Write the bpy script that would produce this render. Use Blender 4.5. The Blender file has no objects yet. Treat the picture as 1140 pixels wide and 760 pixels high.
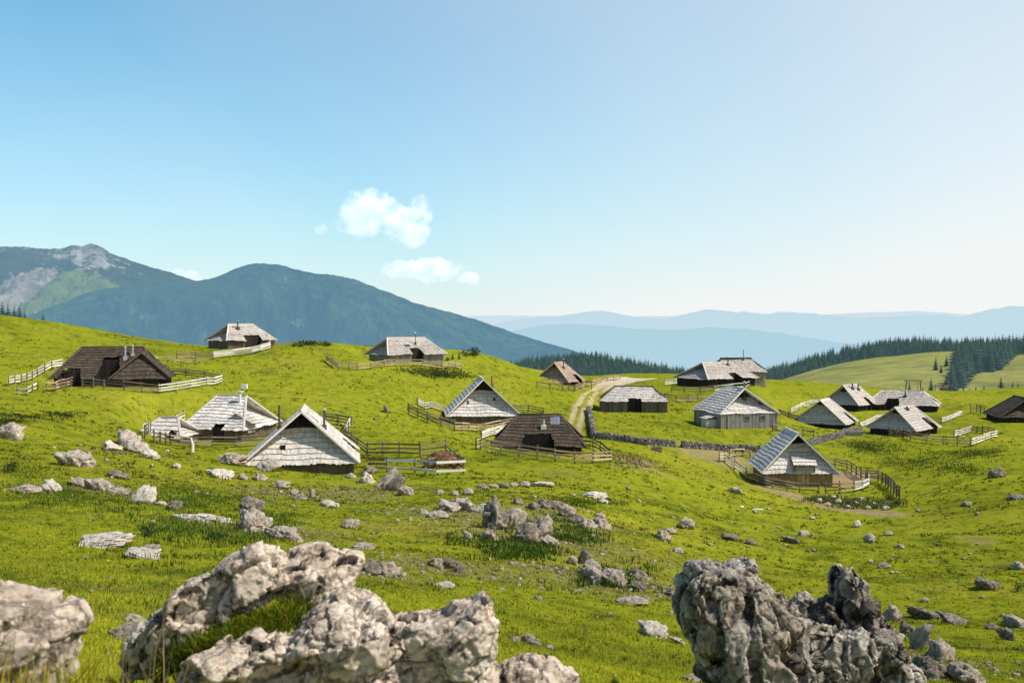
import bpy, bmesh, math, random
import numpy as np
from mathutils import Vector, Matrix
random.seed(7)
rng = np.random.default_rng(11)
sc = bpy.context.scene
COL = sc.collection
R = math.radians
# ------------------------------------------------------------------ noise
_perm = np.random.default_rng(3).permutation(256).astype(np.int64)
_perm = np.concatenate([_perm, _perm, _perm])
_g3 = np.random.default_rng(5).normal(size=(256, 3)); _g3 /= np.linalg.norm(_g3, axis=1)[:, None]
def perlin(x, y, z=0.0):
    x, y, z = np.broadcast_arrays(np.asarray(x, float), np.asarray(y, float), np.asarray(z, float))
    xi = np.floor(x).astype(np.int64); yi = np.floor(y).astype(np.int64); zi = np.floor(z).astype(np.int64)
    xf = x-xi; yf = y-yi; zf = z-zi
    u = xf*xf*xf*(xf*(xf*6-15)+10); v = yf*yf*yf*(yf*(yf*6-15)+10); w = zf*zf*zf*(zf*(zf*6-15)+10)
    def g(i, j, k):
        h = _perm[_perm[_perm[(xi+i) & 255]+((yi+j) & 255)]+((zi+k) & 255)]
        G = _g3[h]
        return G[..., 0]*(xf-i)+G[..., 1]*(yf-j)+G[..., 2]*(zf-k)
    def lerp(a, b, t): return a+(b-a)*t
    return 1.5*lerp(lerp(lerp(g(0,0,0), g(1,0,0), u), lerp(g(0,1,0), g(1,1,0), u), v),
                    lerp(lerp(g(0,0,1), g(1,0,1), u), lerp(g(0,1,1), g(1,1,1), u), v), w)
def fbm(x, y, z=0.0, o=4, gain=0.5):
    s = 0; a = 1.0; t = 0
    for i in range(o):
        s = s+a*perlin(x*2**i+i*17.3, y*2**i+i*9.1, np.asarray(z)*2**i+i*5.7); t += a; a *= gain
    return s/t
def ridged(x, y, z=0.0, o=4, gain=0.5):
    s = 0; a = 1.0; t = 0
    for i in range(o):
        s = s+a*(1-2*np.abs(perlin(x*2**i+i*13.3, y*2**i+i*7.1, np.asarray(z)*2**i+i*3.7))); t += a; a *= gain
    return s/t
def worley(x, y, z):
    xi = np.floor(x).astype(np.int64); yi = np.floor(y).astype(np.int64); zi = np.floor(z).astype(np.int64)
    f1 = np.full(x.shape, 9.0); f2 = np.full(x.shape, 9.0)
    rnd = np.random.default_rng(9).random((256, 3))
    for i in (-1, 0, 1):
        for j in (-1, 0, 1):
            for k in (-1, 0, 1):
                h = _perm[_perm[_perm[(xi+i) & 255]+((yi+j) & 255)]+((zi+k) & 255)]
                p = rnd[h]
                d = np.sqrt((xi+i+p[..., 0]-x)**2+(yi+j+p[..., 1]-y)**2+(zi+k+p[..., 2]-z)**2)
                f2 = np.minimum(f2, np.maximum(f1, d)); f1 = np.minimum(f1, d)
    return f1, f2
def chunks(x, y, z, tilt=1.0):
    """cells each with its own tilted face: chipped, faceted stone; returns height and distance to the cell border"""
    xi = np.floor(x).astype(np.int64); yi = np.floor(y).astype(np.int64); zi = np.floor(z).astype(np.int64)
    f1 = np.full(x.shape, 9.0); f2 = np.full(x.shape, 9.0); hh = np.zeros(x.shape)
    rg = np.random.default_rng(19); rnd = rg.random((256, 3)); tv = rg.normal(size=(256, 3))*0.6*tilt; of = rg.uniform(-1, 1, 256)
    for i in (-1, 0, 1):
        for j in (-1, 0, 1):
            for k in (-1, 0, 1):
                h = _perm[_perm[_perm[(xi+i) & 255]+((yi+j) & 255)]+((zi+k) & 255)]
                p = rnd[h]; dx = x-xi-i-p[..., 0]; dy = y-yi-j-p[..., 1]; dz = z-zi-k-p[..., 2]; d = np.sqrt(dx*dx+dy*dy+dz*dz)
                near = d < f1; f2 = np.where(near, f1, np.minimum(f2, d)); f1 = np.where(near, d, f1)
                v = dx*tv[h][..., 0]+dy*tv[h][..., 1]+dz*tv[h][..., 2]+0.45*of[h]; hh = np.where(near, v, hh)
    return hh, f2-f1
def sstep(a, b, x):
    t = np.clip((x-a)/(b-a), 0, 1); return t*t*(3-2*t)
# ------------------------------------------------------------------ camera geometry
F = 1108.33; PITCH = math.atan(20/1108.33)
cp, sp = math.cos(PITCH), math.sin(PITCH)
def raydir(px, py):
    a = (px-570)/F; b = (380-py)/F
    return np.array([a, cp+b*sp, -sp+b*cp])
def at(px, py, Y):
    d = raydir(px, py); return d*(Y/d[1])
cam_d = bpy.data.cameras.new('camera'); cam = bpy.data.objects.new('camera', cam_d); COL.objects.link(cam)
cam.rotation_euler = (R(90)-PITCH, 0, 0); cam_d.sensor_width = 36; cam_d.lens = 35
cam_d.clip_end = 120000; cam_d.clip_start = 0.05
cam_d.dof.use_dof = True; cam_d.dof.focus_distance = 60; cam_d.dof.aperture_fstop = 5.0
sc.camera = cam
# ------------------------------------------------------------------ light
SUN = Vector((0.61, -0.10, 0.78)).normalized()
sl = bpy.data.lights.new('sun', 'SUN'); sl.energy = 5.0; sl.angle = R(0.5); sl.color = (1.0, 0.93, 0.82)
so = bpy.data.objects.new('sun', sl); COL.objects.link(so)
so.rotation_euler = SUN.to_track_quat('Z', 'Y').to_euler(); so.location = (60, 10, 80)
w = bpy.data.worlds.new('World'); sc.world = w; w.use_nodes = True
nt = w.node_tree; nt.nodes.clear()
sky = nt.nodes.new('ShaderNodeTexSky'); sky.sky_type = 'NISHITA'; sky.sun_disc = False
sky.sun_elevation = math.asin(SUN.z); sky.sun_rotation = math.atan2(SUN.x, SUN.y)
sky.altitude = 300; sky.air_density = 1.0; sky.dust_density = 0.7; sky.ozone_density = 2.6
bg = nt.nodes.new('ShaderNodeBackground'); SKS = 0.15; bg.inputs['Strength'].default_value = SKS
wo = nt.nodes.new('ShaderNodeOutputWorld')
def wm(op, a, b=None, clamp=False):
    m = nt.nodes.new('ShaderNodeMath'); m.operation = op; m.use_clamp = clamp
    for s_, v_ in ((m.inputs[0], a), (m.inputs[1], b)):
        if v_ is None: continue
        if hasattr(v_, 'is_output'): nt.links.new(v_, s_)
        else: s_.default_value = v_
    return m.outputs[0]
def wmix(f, a, b, mode='MIX'):
    m = nt.nodes.new('ShaderNodeMix'); m.data_type = 'RGBA'; m.blend_type = mode
    for s_, v_ in ((m.inputs[0], f), (m.inputs[6], a), (m.inputs[7], b)):
        if hasattr(v_, 'is_output'): nt.links.new(v_, s_)
        elif isinstance(v_, (int, float)): s_.default_value = v_
        else: s_.default_value = (*v_, 1)
    return m.outputs[2]
tcw = nt.nodes.new('ShaderNodeTexCoord'); sep = nt.nodes.new('ShaderNodeSeparateXYZ'); nt.links.new(tcw.outputs['Generated'], sep.inputs[0])
zpos = wm('MAXIMUM', sep.outputs['Z'], 0.0)
# valley air: whitish towards the horizon, more so on the sun's side, with faint high veil
dt = nt.nodes.new('ShaderNodeVectorMath'); dt.operation = 'DOT_PRODUCT'; nt.links.new(tcw.outputs['Generated'], dt.inputs[0]); dt.inputs[1].default_value = SUN
veil = nt.nodes.new('ShaderNodeTexNoise'); veil.inputs['Scale'].default_value = 3.0; veil.inputs['Detail'].default_value = 5; nt.links.new(tcw.outputs['Generated'], veil.inputs['Vector'])
hz_f = wm('EXPONENT', wm('MULTIPLY', zpos, -6.0))
sd_ = wm('MULTIPLY', wm('ADD', dt.outputs['Value'], 0.10, True), 1.05)
vl = wm('MULTIPLY', wm('SUBTRACT', veil.outputs[0], 0.5), 0.16)
hf = wm('ADD', wm('ADD', wm('MULTIPLY', hz_f, 0.93), sd_), vl, True)
hf = wm('MINIMUM', hf, 0.97)
blue = wmix(1.0, sky.outputs[0], (0.23, 1.02, 1.13), 'MULTIPLY')
white = tuple(c_/SKS for c_ in (0.915, 0.925, 0.92))
skc = wmix(hf, blue, white)
# the sky deepens towards the zenith
mr = nt.nodes.new('ShaderNodeMapRange'); mr.inputs['From Min'].default_value = 0.34; mr.inputs['From Max'].default_value = 0.62; mr.inputs['To Min'].default_value = 0.0; mr.inputs['To Max'].default_value = 1.0; mr.interpolation_type = 'SMOOTHSTEP'; nt.links.new(zpos, mr.inputs['Value'])
deep = wmix(1.0, sky.outputs[0], (0.50, 0.62, 0.72), 'MULTIPLY')
skc = wmix(mr.outputs[0], skc, deep)
nt.links.new(skc, bg.inputs['Color']); nt.links.new(bg.outputs[0], wo.inputs['Surface'])
sc.view_settings.view_transform = 'Standard'; sc.view_settings.look = 'None'; sc.view_settings.exposure = 0
sc.render.engine = 'CYCLES'
sc.cycles.use_denoising = True
sc.cycles.max_bounces = 6; sc.cycles.volume_bounces = 3; sc.cycles.transparent_max_bounces = 8
# ------------------------------------------------------------------ materials
def new_mat(name):
    m = bpy.data.materials.new(name); m.use_nodes = True
    n = m.node_tree.nodes; b = n['Principled BSDF']
    b.inputs['Roughness'].default_value = 0.9
    b.inputs['Specular IOR Level'].default_value = 0.15
    return m, m.node_tree, b
def N(nt, t, **kw):
    n = nt.nodes.new(t)
    for k, v in kw.items():
        if k in n.inputs: n.inputs[k].default_value = v
        else: setattr(n, k, v)
    return n
def ramp(nt, fac, stops):
    r = nt.nodes.new('ShaderNodeValToRGB'); cr = r.color_ramp
    while len(cr.elements) < len(stops): cr.elements.new(0.5)
    for e, (p, c) in zip(cr.elements, stops):
        e.position = p; e.color = (*c, 1) if len(c) == 3 else c
    nt.links.new(fac, r.inputs[0]); return r
def mixc(nt, fac, a, b, mode='MIX'):
    m = nt.nodes.new('ShaderNodeMix'); m.data_type = 'RGBA'; m.blend_type = mode
    for s, v in ((m.inputs[0], fac), (m.inputs[6], a), (m.inputs[7], b)):
        if hasattr(v, 'is_output'): nt.links.new(v, s)
        elif isinstance(v, (int, float)): s.default_value = v
        else: s.default_value = (*v, 1)
    return m.outputs[2]
def mathn(nt, op, a, b=None):
    m = nt.nodes.new('ShaderNodeMath'); m.operation = op
    for s, v in ((m.inputs[0], a), (m.inputs[1], b)):
        if v is None: continue
        if hasattr(v, 'is_output'): nt.links.new(v, s)
        else: s.default_value = v
    return m.outputs[0]
def wood_mat(name, dark, light, rough=0.85, bump=0.3):
    m, t, b = new_mat(name)
    at_ = N(t, 'ShaderNodeAttribute', attribute_name='tint')
    tc = N(t, 'ShaderNodeTexCoord')
    n1 = N(t, 'ShaderNodeTexNoise', Scale=2.2, Detail=6.0, Roughness=0.65)
    n2 = N(t, 'ShaderNodeTexNoise', Scale=14.0, Detail=4.0)
    t.links.new(tc.outputs['Object'], n1.inputs['Vector']); t.links.new(tc.outputs['Object'], n2.inputs['Vector'])
    f = mathn(t, 'ADD', mathn(t, 'MULTIPLY', at_.outputs['Fac'], 0.55), mathn(t, 'MULTIPLY', n1.outputs[0], 0.35))
    f = mathn(t, 'ADD', f, mathn(t, 'MULTIPLY', n2.outputs[0], 0.2))
    r = ramp(t, f, [(0.15, dark), (0.5, tuple((a+c)/2 for a, c in zip(dark, light))), (0.85, light)])
    t.links.new(r.outputs[0], b.inputs['Base Color'])
    bp = N(t, 'ShaderNodeBump', Strength=bump, Distance=0.03)
    t.links.new(n2.outputs[0], bp.inputs['Height']); t.links.new(bp.outputs[0], b.inputs['Normal'])
    b.inputs['Roughness'].default_value = rough
    return m
M = {}
M['silver'] = wood_mat('silver_shingle', (0.15, 0.135, 0.12), (0.92, 0.86, 0.79), 0.62)
M['pale'] = wood_mat('pale_shingle', (0.15, 0.13, 0.11), (0.74, 0.67, 0.59), 0.7)
M['fresh'] = wood_mat('fresh_shingle', (0.19, 0.17, 0.15), (0.84, 0.78, 0.70), 0.6)
M['tan'] = wood_mat('tan_shingle', (0.07, 0.052, 0.04), (0.62, 0.48, 0.37), 0.75)
M['brown'] = wood_mat('brown_shingle', (0.012, 0.010, 0.008), (0.125, 0.095, 0.070), 0.75)
M['wall'] = wood_mat('plank_wall', (0.06, 0.045, 0.033), (0.20, 0.165, 0.125), 0.85)
M['wallgrey'] = wood_mat('grey_plank_wall', (0.13, 0.12, 0.105), (0.36, 0.33, 0.29), 0.85)
M['wallwarm'] = wood_mat('warm_plank_wall', (0.16, 0.095, 0.05), (0.40, 0.27, 0.16), 0.85)
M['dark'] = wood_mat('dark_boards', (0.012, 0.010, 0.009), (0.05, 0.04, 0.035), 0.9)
M['door'] = wood_mat('door_wood', (0.26, 0.15, 0.07), (0.62, 0.42, 0.22), 0.8)
M['railw'] = wood_mat('white_weathered_rail', (0.42, 0.39, 0.33), (0.86, 0.83, 0.74), 0.8)
M['railb'] = wood_mat('dark_weathered_rail', (0.075, 0.055, 0.038), (0.26, 0.21, 0.16), 0.85)
M['railt'] = wood_mat('tan_rail', (0.24, 0.15, 0.09), (0.60, 0.46, 0.32), 0.85)
m, t, b = new_mat('flue_metal'); b.inputs['Base Color'].default_value = (0.10, 0.085, 0.075, 1); b.inputs['Roughness'].default_value = 0.5; M['flue'] = m
m, t, b = new_mat('zinc_metal'); b.inputs['Base Color'].default_value = (0.6, 0.6, 0.6, 1); b.inputs['Metallic'].default_value = 0.6; b.inputs['Roughness'].default_value = 0.4; M['zinc'] = m
m, t, b = new_mat('white_plaster'); b.inputs['Base Color'].default_value = (0.75, 0.74, 0.70, 1); M['white'] = m
m, t, b = new_mat('window_glass'); b.inputs['Base Color'].default_value = (0.05, 0.07, 0.10, 1); b.inputs['Roughness'].default_value = 0.12; b.inputs['Specular IOR Level'].default_value = 0.6; M['glass'] = m
m, t, b = new_mat('solar_blue'); b.inputs['Base Color'].default_value = (0.16, 0.19, 0.26, 1); b.inputs['Roughness'].default_value = 0.25; b.inputs['Specular IOR Level'].default_value = 0.5; M['solar'] = m

def rock_mat(name, lo, mid, hi, sc_=1.0, warm=(0.50, 0.33, 0.17)):
    m, t, b = new_mat(name)
    tc = N(t, 'ShaderNodeTexCoord'); geo = N(t, 'ShaderNodeNewGeometry')
    n1 = N(t, 'ShaderNodeTexNoise', Scale=2.5*sc_, Detail=10.0, Roughness=0.7)
    n2 = N(t, 'ShaderNodeTexNoise', Scale=18.0*sc_, Detail=8.0, Roughness=0.75)
    n3 = N(t, 'ShaderNodeTexNoise', Scale=1.1*sc_, Detail=4.0)
    vo = N(t, 'ShaderNodeTexVoronoi', Scale=26.0*sc_)
    src = geo.outputs['Position'] if sc_ >= 1.0 else tc.outputs['Object']
    for n in (n1, n2, n3, vo): t.links.new(src, n.inputs['Vector'])
    f = mathn(t, 'ADD', mathn(t, 'MULTIPLY', n1.outputs[0], 0.6), mathn(t, 'MULTIPLY', n2.outputs[0], 0.4))
    r = ramp(t, f, [(0.34, lo), (0.47, mid), (0.62, hi)])
    wf = ramp(t, n3.outputs[0], [(0.50, (0, 0, 0)), (0.72, (0.6, 0.6, 0.6))])
    c = mixc(t, wf.outputs[0], r.outputs[0], warm)
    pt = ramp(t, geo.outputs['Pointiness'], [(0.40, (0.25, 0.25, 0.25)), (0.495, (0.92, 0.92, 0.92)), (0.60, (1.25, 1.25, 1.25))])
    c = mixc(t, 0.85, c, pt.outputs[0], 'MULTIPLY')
    vc = N(t, 'ShaderNodeTexVoronoi', Scale=5.5*sc_); vc.feature = 'DISTANCE_TO_EDGE'
    dmix = t.nodes.new('ShaderNodeVectorMath'); dmix.operation = 'MULTIPLY_ADD'; t.links.new(n1.outputs['Color'], dmix.inputs[0]); dmix.inputs[1].default_value = (0.35/sc_, 0.35/sc_, 0.5/sc_); t.links.new(src, dmix.inputs[2]); t.links.new(dmix.outputs[0], vc.inputs['Vector'])
    ck = ramp(t, vc.outputs['Distance'], [(0.0, (0.42, 0.40, 0.38)), (0.035, (1, 1, 1))])
    c = mixc(t, 0.8, c, ck.outputs[0], 'MULTIPLY')
    ns = N(t, 'ShaderNodeTexNoise', Scale=3.2*sc_, Detail=6.0, Roughness=0.7); mp = t.nodes.new('ShaderNodeVectorMath'); mp.operation = 'MULTIPLY'; t.links.new(src, mp.inputs[0]); mp.inputs[1].default_value = (1.6, 1.6, 0.45); t.links.new(mp.outputs[0], ns.inputs['Vector'])
    st_ = ramp(t, ns.outputs[0], [(0.56, (0, 0, 0)), (0.67, (0.5, 0.5, 0.5))]); c = mixc(t, st_.outputs[0], c, tuple(v*0.75 for v in lo))
    nl = N(t, 'ShaderNodeTexNoise', Scale=6.5*sc_, Detail=7.0, Roughness=0.8); t.links.new(mp.outputs[0], nl.inputs['Vector'])
    ll = ramp(t, nl.outputs[0], [(0.62, (0, 0, 0)), (0.70, (0.55, 0.55, 0.55))]); c = mixc(t, ll.outputs[0], c, (0.46, 0.27, 0.10))
    t.links.new(c, b.inputs['Base Color'])
    h = mathn(t, 'ADD', n2.outputs[0], mathn(t, 'MULTIPLY', vo.outputs[0], 0.35)); h = mathn(t, 'ADD', h, mathn(t, 'MULTIPLY', mathn(t, 'MINIMUM', vc.outputs['Distance'], 0.06), 9.0))
    bp = N(t, 'ShaderNodeBump', Strength=0.8, Distance=0.03/sc_)
    t.links.new(h, bp.inputs['Height']); t.links.new(bp.outputs[0], b.inputs['Normal'])
    b.inputs['Roughness'].default_value = 0.95
    return m
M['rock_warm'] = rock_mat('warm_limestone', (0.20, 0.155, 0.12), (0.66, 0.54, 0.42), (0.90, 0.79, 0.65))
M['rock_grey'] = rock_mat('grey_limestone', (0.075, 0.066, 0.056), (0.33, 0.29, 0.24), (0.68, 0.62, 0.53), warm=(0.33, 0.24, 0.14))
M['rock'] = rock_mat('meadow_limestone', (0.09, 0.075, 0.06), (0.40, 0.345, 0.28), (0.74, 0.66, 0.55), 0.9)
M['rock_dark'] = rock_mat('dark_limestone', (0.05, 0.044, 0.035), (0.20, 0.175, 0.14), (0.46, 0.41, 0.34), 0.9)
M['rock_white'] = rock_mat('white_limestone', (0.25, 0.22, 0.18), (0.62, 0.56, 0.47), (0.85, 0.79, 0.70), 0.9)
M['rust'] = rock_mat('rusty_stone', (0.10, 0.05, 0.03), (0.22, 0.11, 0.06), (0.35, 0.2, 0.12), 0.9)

def meadow_mat(name, scale=1.0):
    m, t, b = new_mat(name)
    ca = N(t, 'ShaderNodeAttribute', attribute_name='Col')
    geo = N(t, 'ShaderNodeNewGeometry')
    n1 = N(t, 'ShaderNodeTexNoise', Scale=1.3, Detail=8.0, Roughness=0.7)
    n2 = N(t, 'ShaderNodeTexNoise', Scale=9.0, Detail=6.0, Roughness=0.75)
    for n in (n1, n2): t.links.new(geo.outputs['Position'], n.inputs['Vector'])
    r1 = ramp(t, n1.outputs[0], [(0.30, (0.50, 0.56, 0.55)), (0.48, (0.93, 0.96, 0.95)), (0.70, (1.22, 1.16, 1.1))])
    r2 = ramp(t, n2.outputs[0], [(0.28, (0.62, 0.66, 0.6)), (0.5, (1.0, 1.0, 1.0)), (0.72, (1.25, 1.2, 1.15))])
    c = mixc(t, 1.0, ca.outputs['Color'], r1.outputs[0], 'MULTIPLY'); c = mixc(t, 0.8, c, r2.outputs[0], 'MULTIPLY')
    t.links.new(c, b.inputs['Base Color'])
    h = mathn(t, 'ADD', mathn(t, 'MULTIPLY', n1.outputs[0], 2.2), n2.outputs[0])
    bp = N(t, 'ShaderNodeBump', Strength=0.75, Distance=0.16)
    t.links.new(h, bp.inputs['Height']); t.links.new(bp.outputs[0], b.inputs['Normal'])
    b.inputs['Roughness'].default_value = 1.0; b.inputs['Specular IOR Level'].default_value = 0.0
    return m
M['meadow'] = meadow_mat('alpine_meadow')
def leaf_mat(name, mul=1.0, trans=0.35):
    m, t, b = new_mat(name)
    ca = N(t, 'ShaderNodeAttribute', attribute_name='Col')
    b.inputs['Roughness'].default_value = 0.75
    t.links.new(ca.outputs['Color'], b.inputs['Base Color'])
    tr = N(t, 'ShaderNodeBsdfTranslucent'); t.links.new(ca.outputs['Color'], tr.inputs[0])
    mx = N(t, 'ShaderNodeMixShader'); mx.inputs[0].default_value = trans
    t.links.new(b.outputs[0], mx.inputs[1]); t.links.new(tr.outputs[0], mx.inputs[2])
    t.links.new(mx.outputs[0], t.nodes['Material Output'].inputs['Surface'])
    return m
M['blade'] = leaf_mat('grass_blade')
M['leaf'] = leaf_mat('shrub_leaf', trans=0.2)
def haze_glow_mat(name, haze, amt, nscale=0.004, contrast=0.35, bump=0.0):
    """rock/forest colour with haze painted in: a glowing air colour mixed over it"""
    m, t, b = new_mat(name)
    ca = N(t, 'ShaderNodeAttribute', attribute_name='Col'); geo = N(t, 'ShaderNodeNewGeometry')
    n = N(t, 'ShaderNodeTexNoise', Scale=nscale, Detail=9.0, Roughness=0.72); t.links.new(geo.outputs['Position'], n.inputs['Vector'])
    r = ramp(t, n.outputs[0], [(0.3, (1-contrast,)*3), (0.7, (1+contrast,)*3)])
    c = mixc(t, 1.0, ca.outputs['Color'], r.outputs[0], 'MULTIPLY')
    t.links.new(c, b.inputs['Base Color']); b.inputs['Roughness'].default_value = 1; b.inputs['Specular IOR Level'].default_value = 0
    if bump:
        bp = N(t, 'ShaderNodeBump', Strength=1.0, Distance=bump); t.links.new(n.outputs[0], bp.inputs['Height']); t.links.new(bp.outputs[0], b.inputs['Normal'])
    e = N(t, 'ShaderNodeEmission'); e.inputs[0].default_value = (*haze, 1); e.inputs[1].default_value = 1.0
    # haze painted as emission, weighted per vertex from foot to crest
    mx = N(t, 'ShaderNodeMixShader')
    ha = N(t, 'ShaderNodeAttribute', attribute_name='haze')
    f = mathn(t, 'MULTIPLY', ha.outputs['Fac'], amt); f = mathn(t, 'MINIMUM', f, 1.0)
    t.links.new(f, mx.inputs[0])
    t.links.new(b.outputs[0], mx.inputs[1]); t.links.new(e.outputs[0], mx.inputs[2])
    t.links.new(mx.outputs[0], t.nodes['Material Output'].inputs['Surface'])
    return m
# ------------------------------------------------------------------ object helpers
def tag(o, label=None, cat=None, group=None, kind=None):
    if label: o['label'] = label
    if cat: o['category'] = cat
    if group: o['group'] = group
    if kind: o['kind'] = kind
    return o
def empty(name, loc, rz=0.0):
    o = bpy.data.objects.new(name, None); COL.objects.link(o); o.location = loc; o.rotation_euler = (0, 0, rz)
    o.empty_display_size = 0.5; return o
def np_mesh(name, V, Fc, mat, parent=None, col=None, smooth=False, haze=None, tint=None, nside=None):
    V = np.asarray(V, np.float32); Fc = np.asarray(Fc, np.int32)
    me = bpy.data.meshes.new(name); k = Fc.shape[1]
    me.vertices.add(len(V)); me.vertices.foreach_set('co', V.ravel())
    me.loops.add(Fc.size); me.loops.foreach_set('vertex_index', Fc.ravel())
    me.polygons.add(len(Fc)); me.polygons.foreach_set('loop_start', np.arange(0, Fc.size, k, dtype=np.int32))
    me.polygons.foreach_set('loop_total', np.full(len(Fc), k, np.int32))
    if smooth: me.polygons.foreach_set('use_smooth', np.ones(len(Fc), bool))
    me.update(calc_edges=True)
    if col is not None:
        a = me.attributes.new('Col', 'FLOAT_COLOR', 'POINT'); c = np.ones((len(V), 4), np.float32); c[:, :3] = col; a.data.foreach_set('color', c.ravel())
    if haze is not None:
        a = me.attributes.new('haze', 'FLOAT', 'POINT'); a.data.foreach_set('value', np.asarray(haze, np.float32))
    if mat: me.materials.append(mat)
    o = bpy.data.objects.new(name, me); COL.objects.link(o)
    if parent: o.parent = parent
    return o
class MB:
    def __init__(s): s.v = []; s.f = []; s.t = []
    def hexa(s, p, tint=None):       # 8 corners: bottom 4 (ccw), top 4
        b = len(s.v); s.v += [tuple(q) for q in p]
        for q in ((0,3,2,1),(4,5,6,7),(0,1,5,4),(1,2,6,5),(2,3,7,6),(3,0,4,7)): s.f.append(tuple(b+i for i in q))
        tt = random.random() if tint is None else tint
        s.t += [tt]*6
    def box(s, c, ax, ay, az, tint=None):
        c, ax, ay, az = map(Vector, (c, ax, ay, az))
        s.hexa([c-ax-ay-az, c+ax-ay-az, c+ax+ay-az, c-ax+ay-az, c-ax-ay+az, c+ax-ay+az, c+ax+ay+az, c-ax+ay+az], tint)
    def bb(s, x0, x1, y0, y1, z0, z1, tint=None):
        s.hexa([(x0,y0,z0),(x1,y0,z0),(x1,y1,z0),(x0,y1,z0),(x0,y0,z1),(x1,y0,z1),(x1,y1,z1),(x0,y1,z1)], tint)
    def tube(s, p0, p1, r0, r1, n=10, tint=None, cap=True):
        p0, p1 = Vector(p0), Vector(p1); d = (p1-p0).normalized()
        a = d.orthogonal().normalized(); c = d.cross(a); b = len(s.v); tt = random.random() if tint is None else tint
        for p, r in ((p0, r0), (p1, r1)):
            for i in range(n):
                th = 2*math.pi*i/n; s.v.append(tuple(p+a*math.cos(th)*r+c*math.sin(th)*r))
        for i in range(n):
            j = (i+1) % n; s.f.append((b+i, b+j, b+n+j, b+n+i)); s.t.append(tt)
        if cap:
            s.f.append(tuple(b+n+i for i in range(n))); s.t.append(tt)
            s.f.append(tuple(b+n-1-i for i in range(n))); s.t.append(tt)
    def xf(s, T): s.v = [tuple(T @ Vector(q)) for q in s.v]; return s
    def build(s, name, mat, parent=None):
        me = bpy.data.meshes.new(name); me.from_pydata(s.v, [], s.f)
        a = me.attributes.new('tint', 'FLOAT', 'FACE'); a.data.foreach_set('value', s.t)
        me.materials.append(mat); o = bpy.data.objects.new(name, me); COL.objects.link(o)
        if parent: o.parent = parent
        return o
# ------------------------------------------------------------------ the alpine meadow height field
# hut base points: key -> (px, py, depth)
HB = dict(A=(338,527,89), A2=(250,491,105), B=(126,430,119), C=(268,388,164), D=(452,404,164), E=(536,472,135), F=(600,504,111),
          G=(622,431,203), H=(705,459,160), I=(818,476,145), J=(797,431,194), K=(881,540,116), L=(918,476,181), M=(946,457,204),
          N=(1005,458,203), O=(1006,485,163), P=(1136,470,180))
ctrl = list(HB.values())+[
 (-250,745,2.6),(0,748,3.1),(110,775,3.8),(300,830,4.6),(480,835,4.8),(570,800,5.6),(660,760,6.6),(740,760,7.6),(880,800,8.6),(1060,758,12.5),(1140,760,15),(1400,760,20),
 (100,700,7),(100,650,12),(100,600,20),(90,560,31),(80,530,44),(60,500,62),(60,470,85),(100,400,142),(60,380,160),(-200,500,60),(-200,430,110),(-300,650,10),
 (400,650,15),(400,600,28),(390,560,52),(400,530,82),(250,560,38),(250,520,66),(210,590,24),
 (560,700,12),(570,650,20),(570,600,32),(570,560,50),(560,535,72),(540,510,95),(470,500,97),(400,480,108),(400,450,126),(250,430,130),(190,450,112),(250,410,146),(450,428,144),
 (700,700,15),(720,650,24),(720,600,38),(720,560,62),(720,520,96),(715,488,130),(690,440,180),(740,446,172),(800,498,131),
 (880,700,27),(880,650,47),(880,600,76),(880,565,100),(910,503,138),(880,455,190),(1000,520,127),(1000,560,97),(1000,600,73),(1000,650,44),(1000,700,27),
 (1100,700,24),(1110,650,36),(1110,600,58),(1110,570,76),(1110,540,95),(1110,510,118),(1100,492,142),(1060,470,185),(1400,620,50),(1400,540,90),(1400,480,160),
 (-250,335,160),(0,351.5,170),(50,359,172),(100,367,174),(150,376,176),(190,382.5,178),(235,386,178),(320,382,174),(345,379,172),(380,384,172),(420,389,176),(495,393,186),(540,396,190),
 (565,403,200),(600,412,213),(650,419,240),(700,419,262),(760,419.5,262),(800,420,250),(860,423,240),(905,425,238),(950,430,243),(1000,437,250),(1050,441,262),(1100,442,268),(1140,441,272),(1400,436,270)]
pts = np.array([at(*c) for c in ctrl])
extra = []
for px in range(-350, 1500, 90):
    a = (px-570)/F
    for rr, zz in ((330, -42), (420, -85)):
        extra.append((a*rr, rr, zz-(8 if px > 600 else 0)))
    if px < 560: extra.append((a*235, 235, -13))
    for rr, zz in ((2.0, -1.68), (1.0, -1.66), (0.5, -1.66)):
        extra.append((a*rr, rr, zz))
pts = np.vstack([pts, np.array(extra)])
def polar(x, y): return np.arctan2(x, y), np.log(np.hypot(x, y))
pu, pv = polar(pts[:, 0], pts[:, 1])
def tps_k(du, dv):
    r2 = du*du+dv*dv; return 0.5*r2*np.log(r2+1e-12)
n = len(pts); K_ = tps_k(pu[:, None]-pu[None], pv[:, None]-pv[None])+np.eye(n)*1e-4
P_ = np.c_[np.ones(n), pu, pv]; A_ = np.zeros((n+3, n+3)); A_[:n, :n] = K_; A_[:n, n:] = P_; A_[n:, :n] = P_.T
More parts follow.
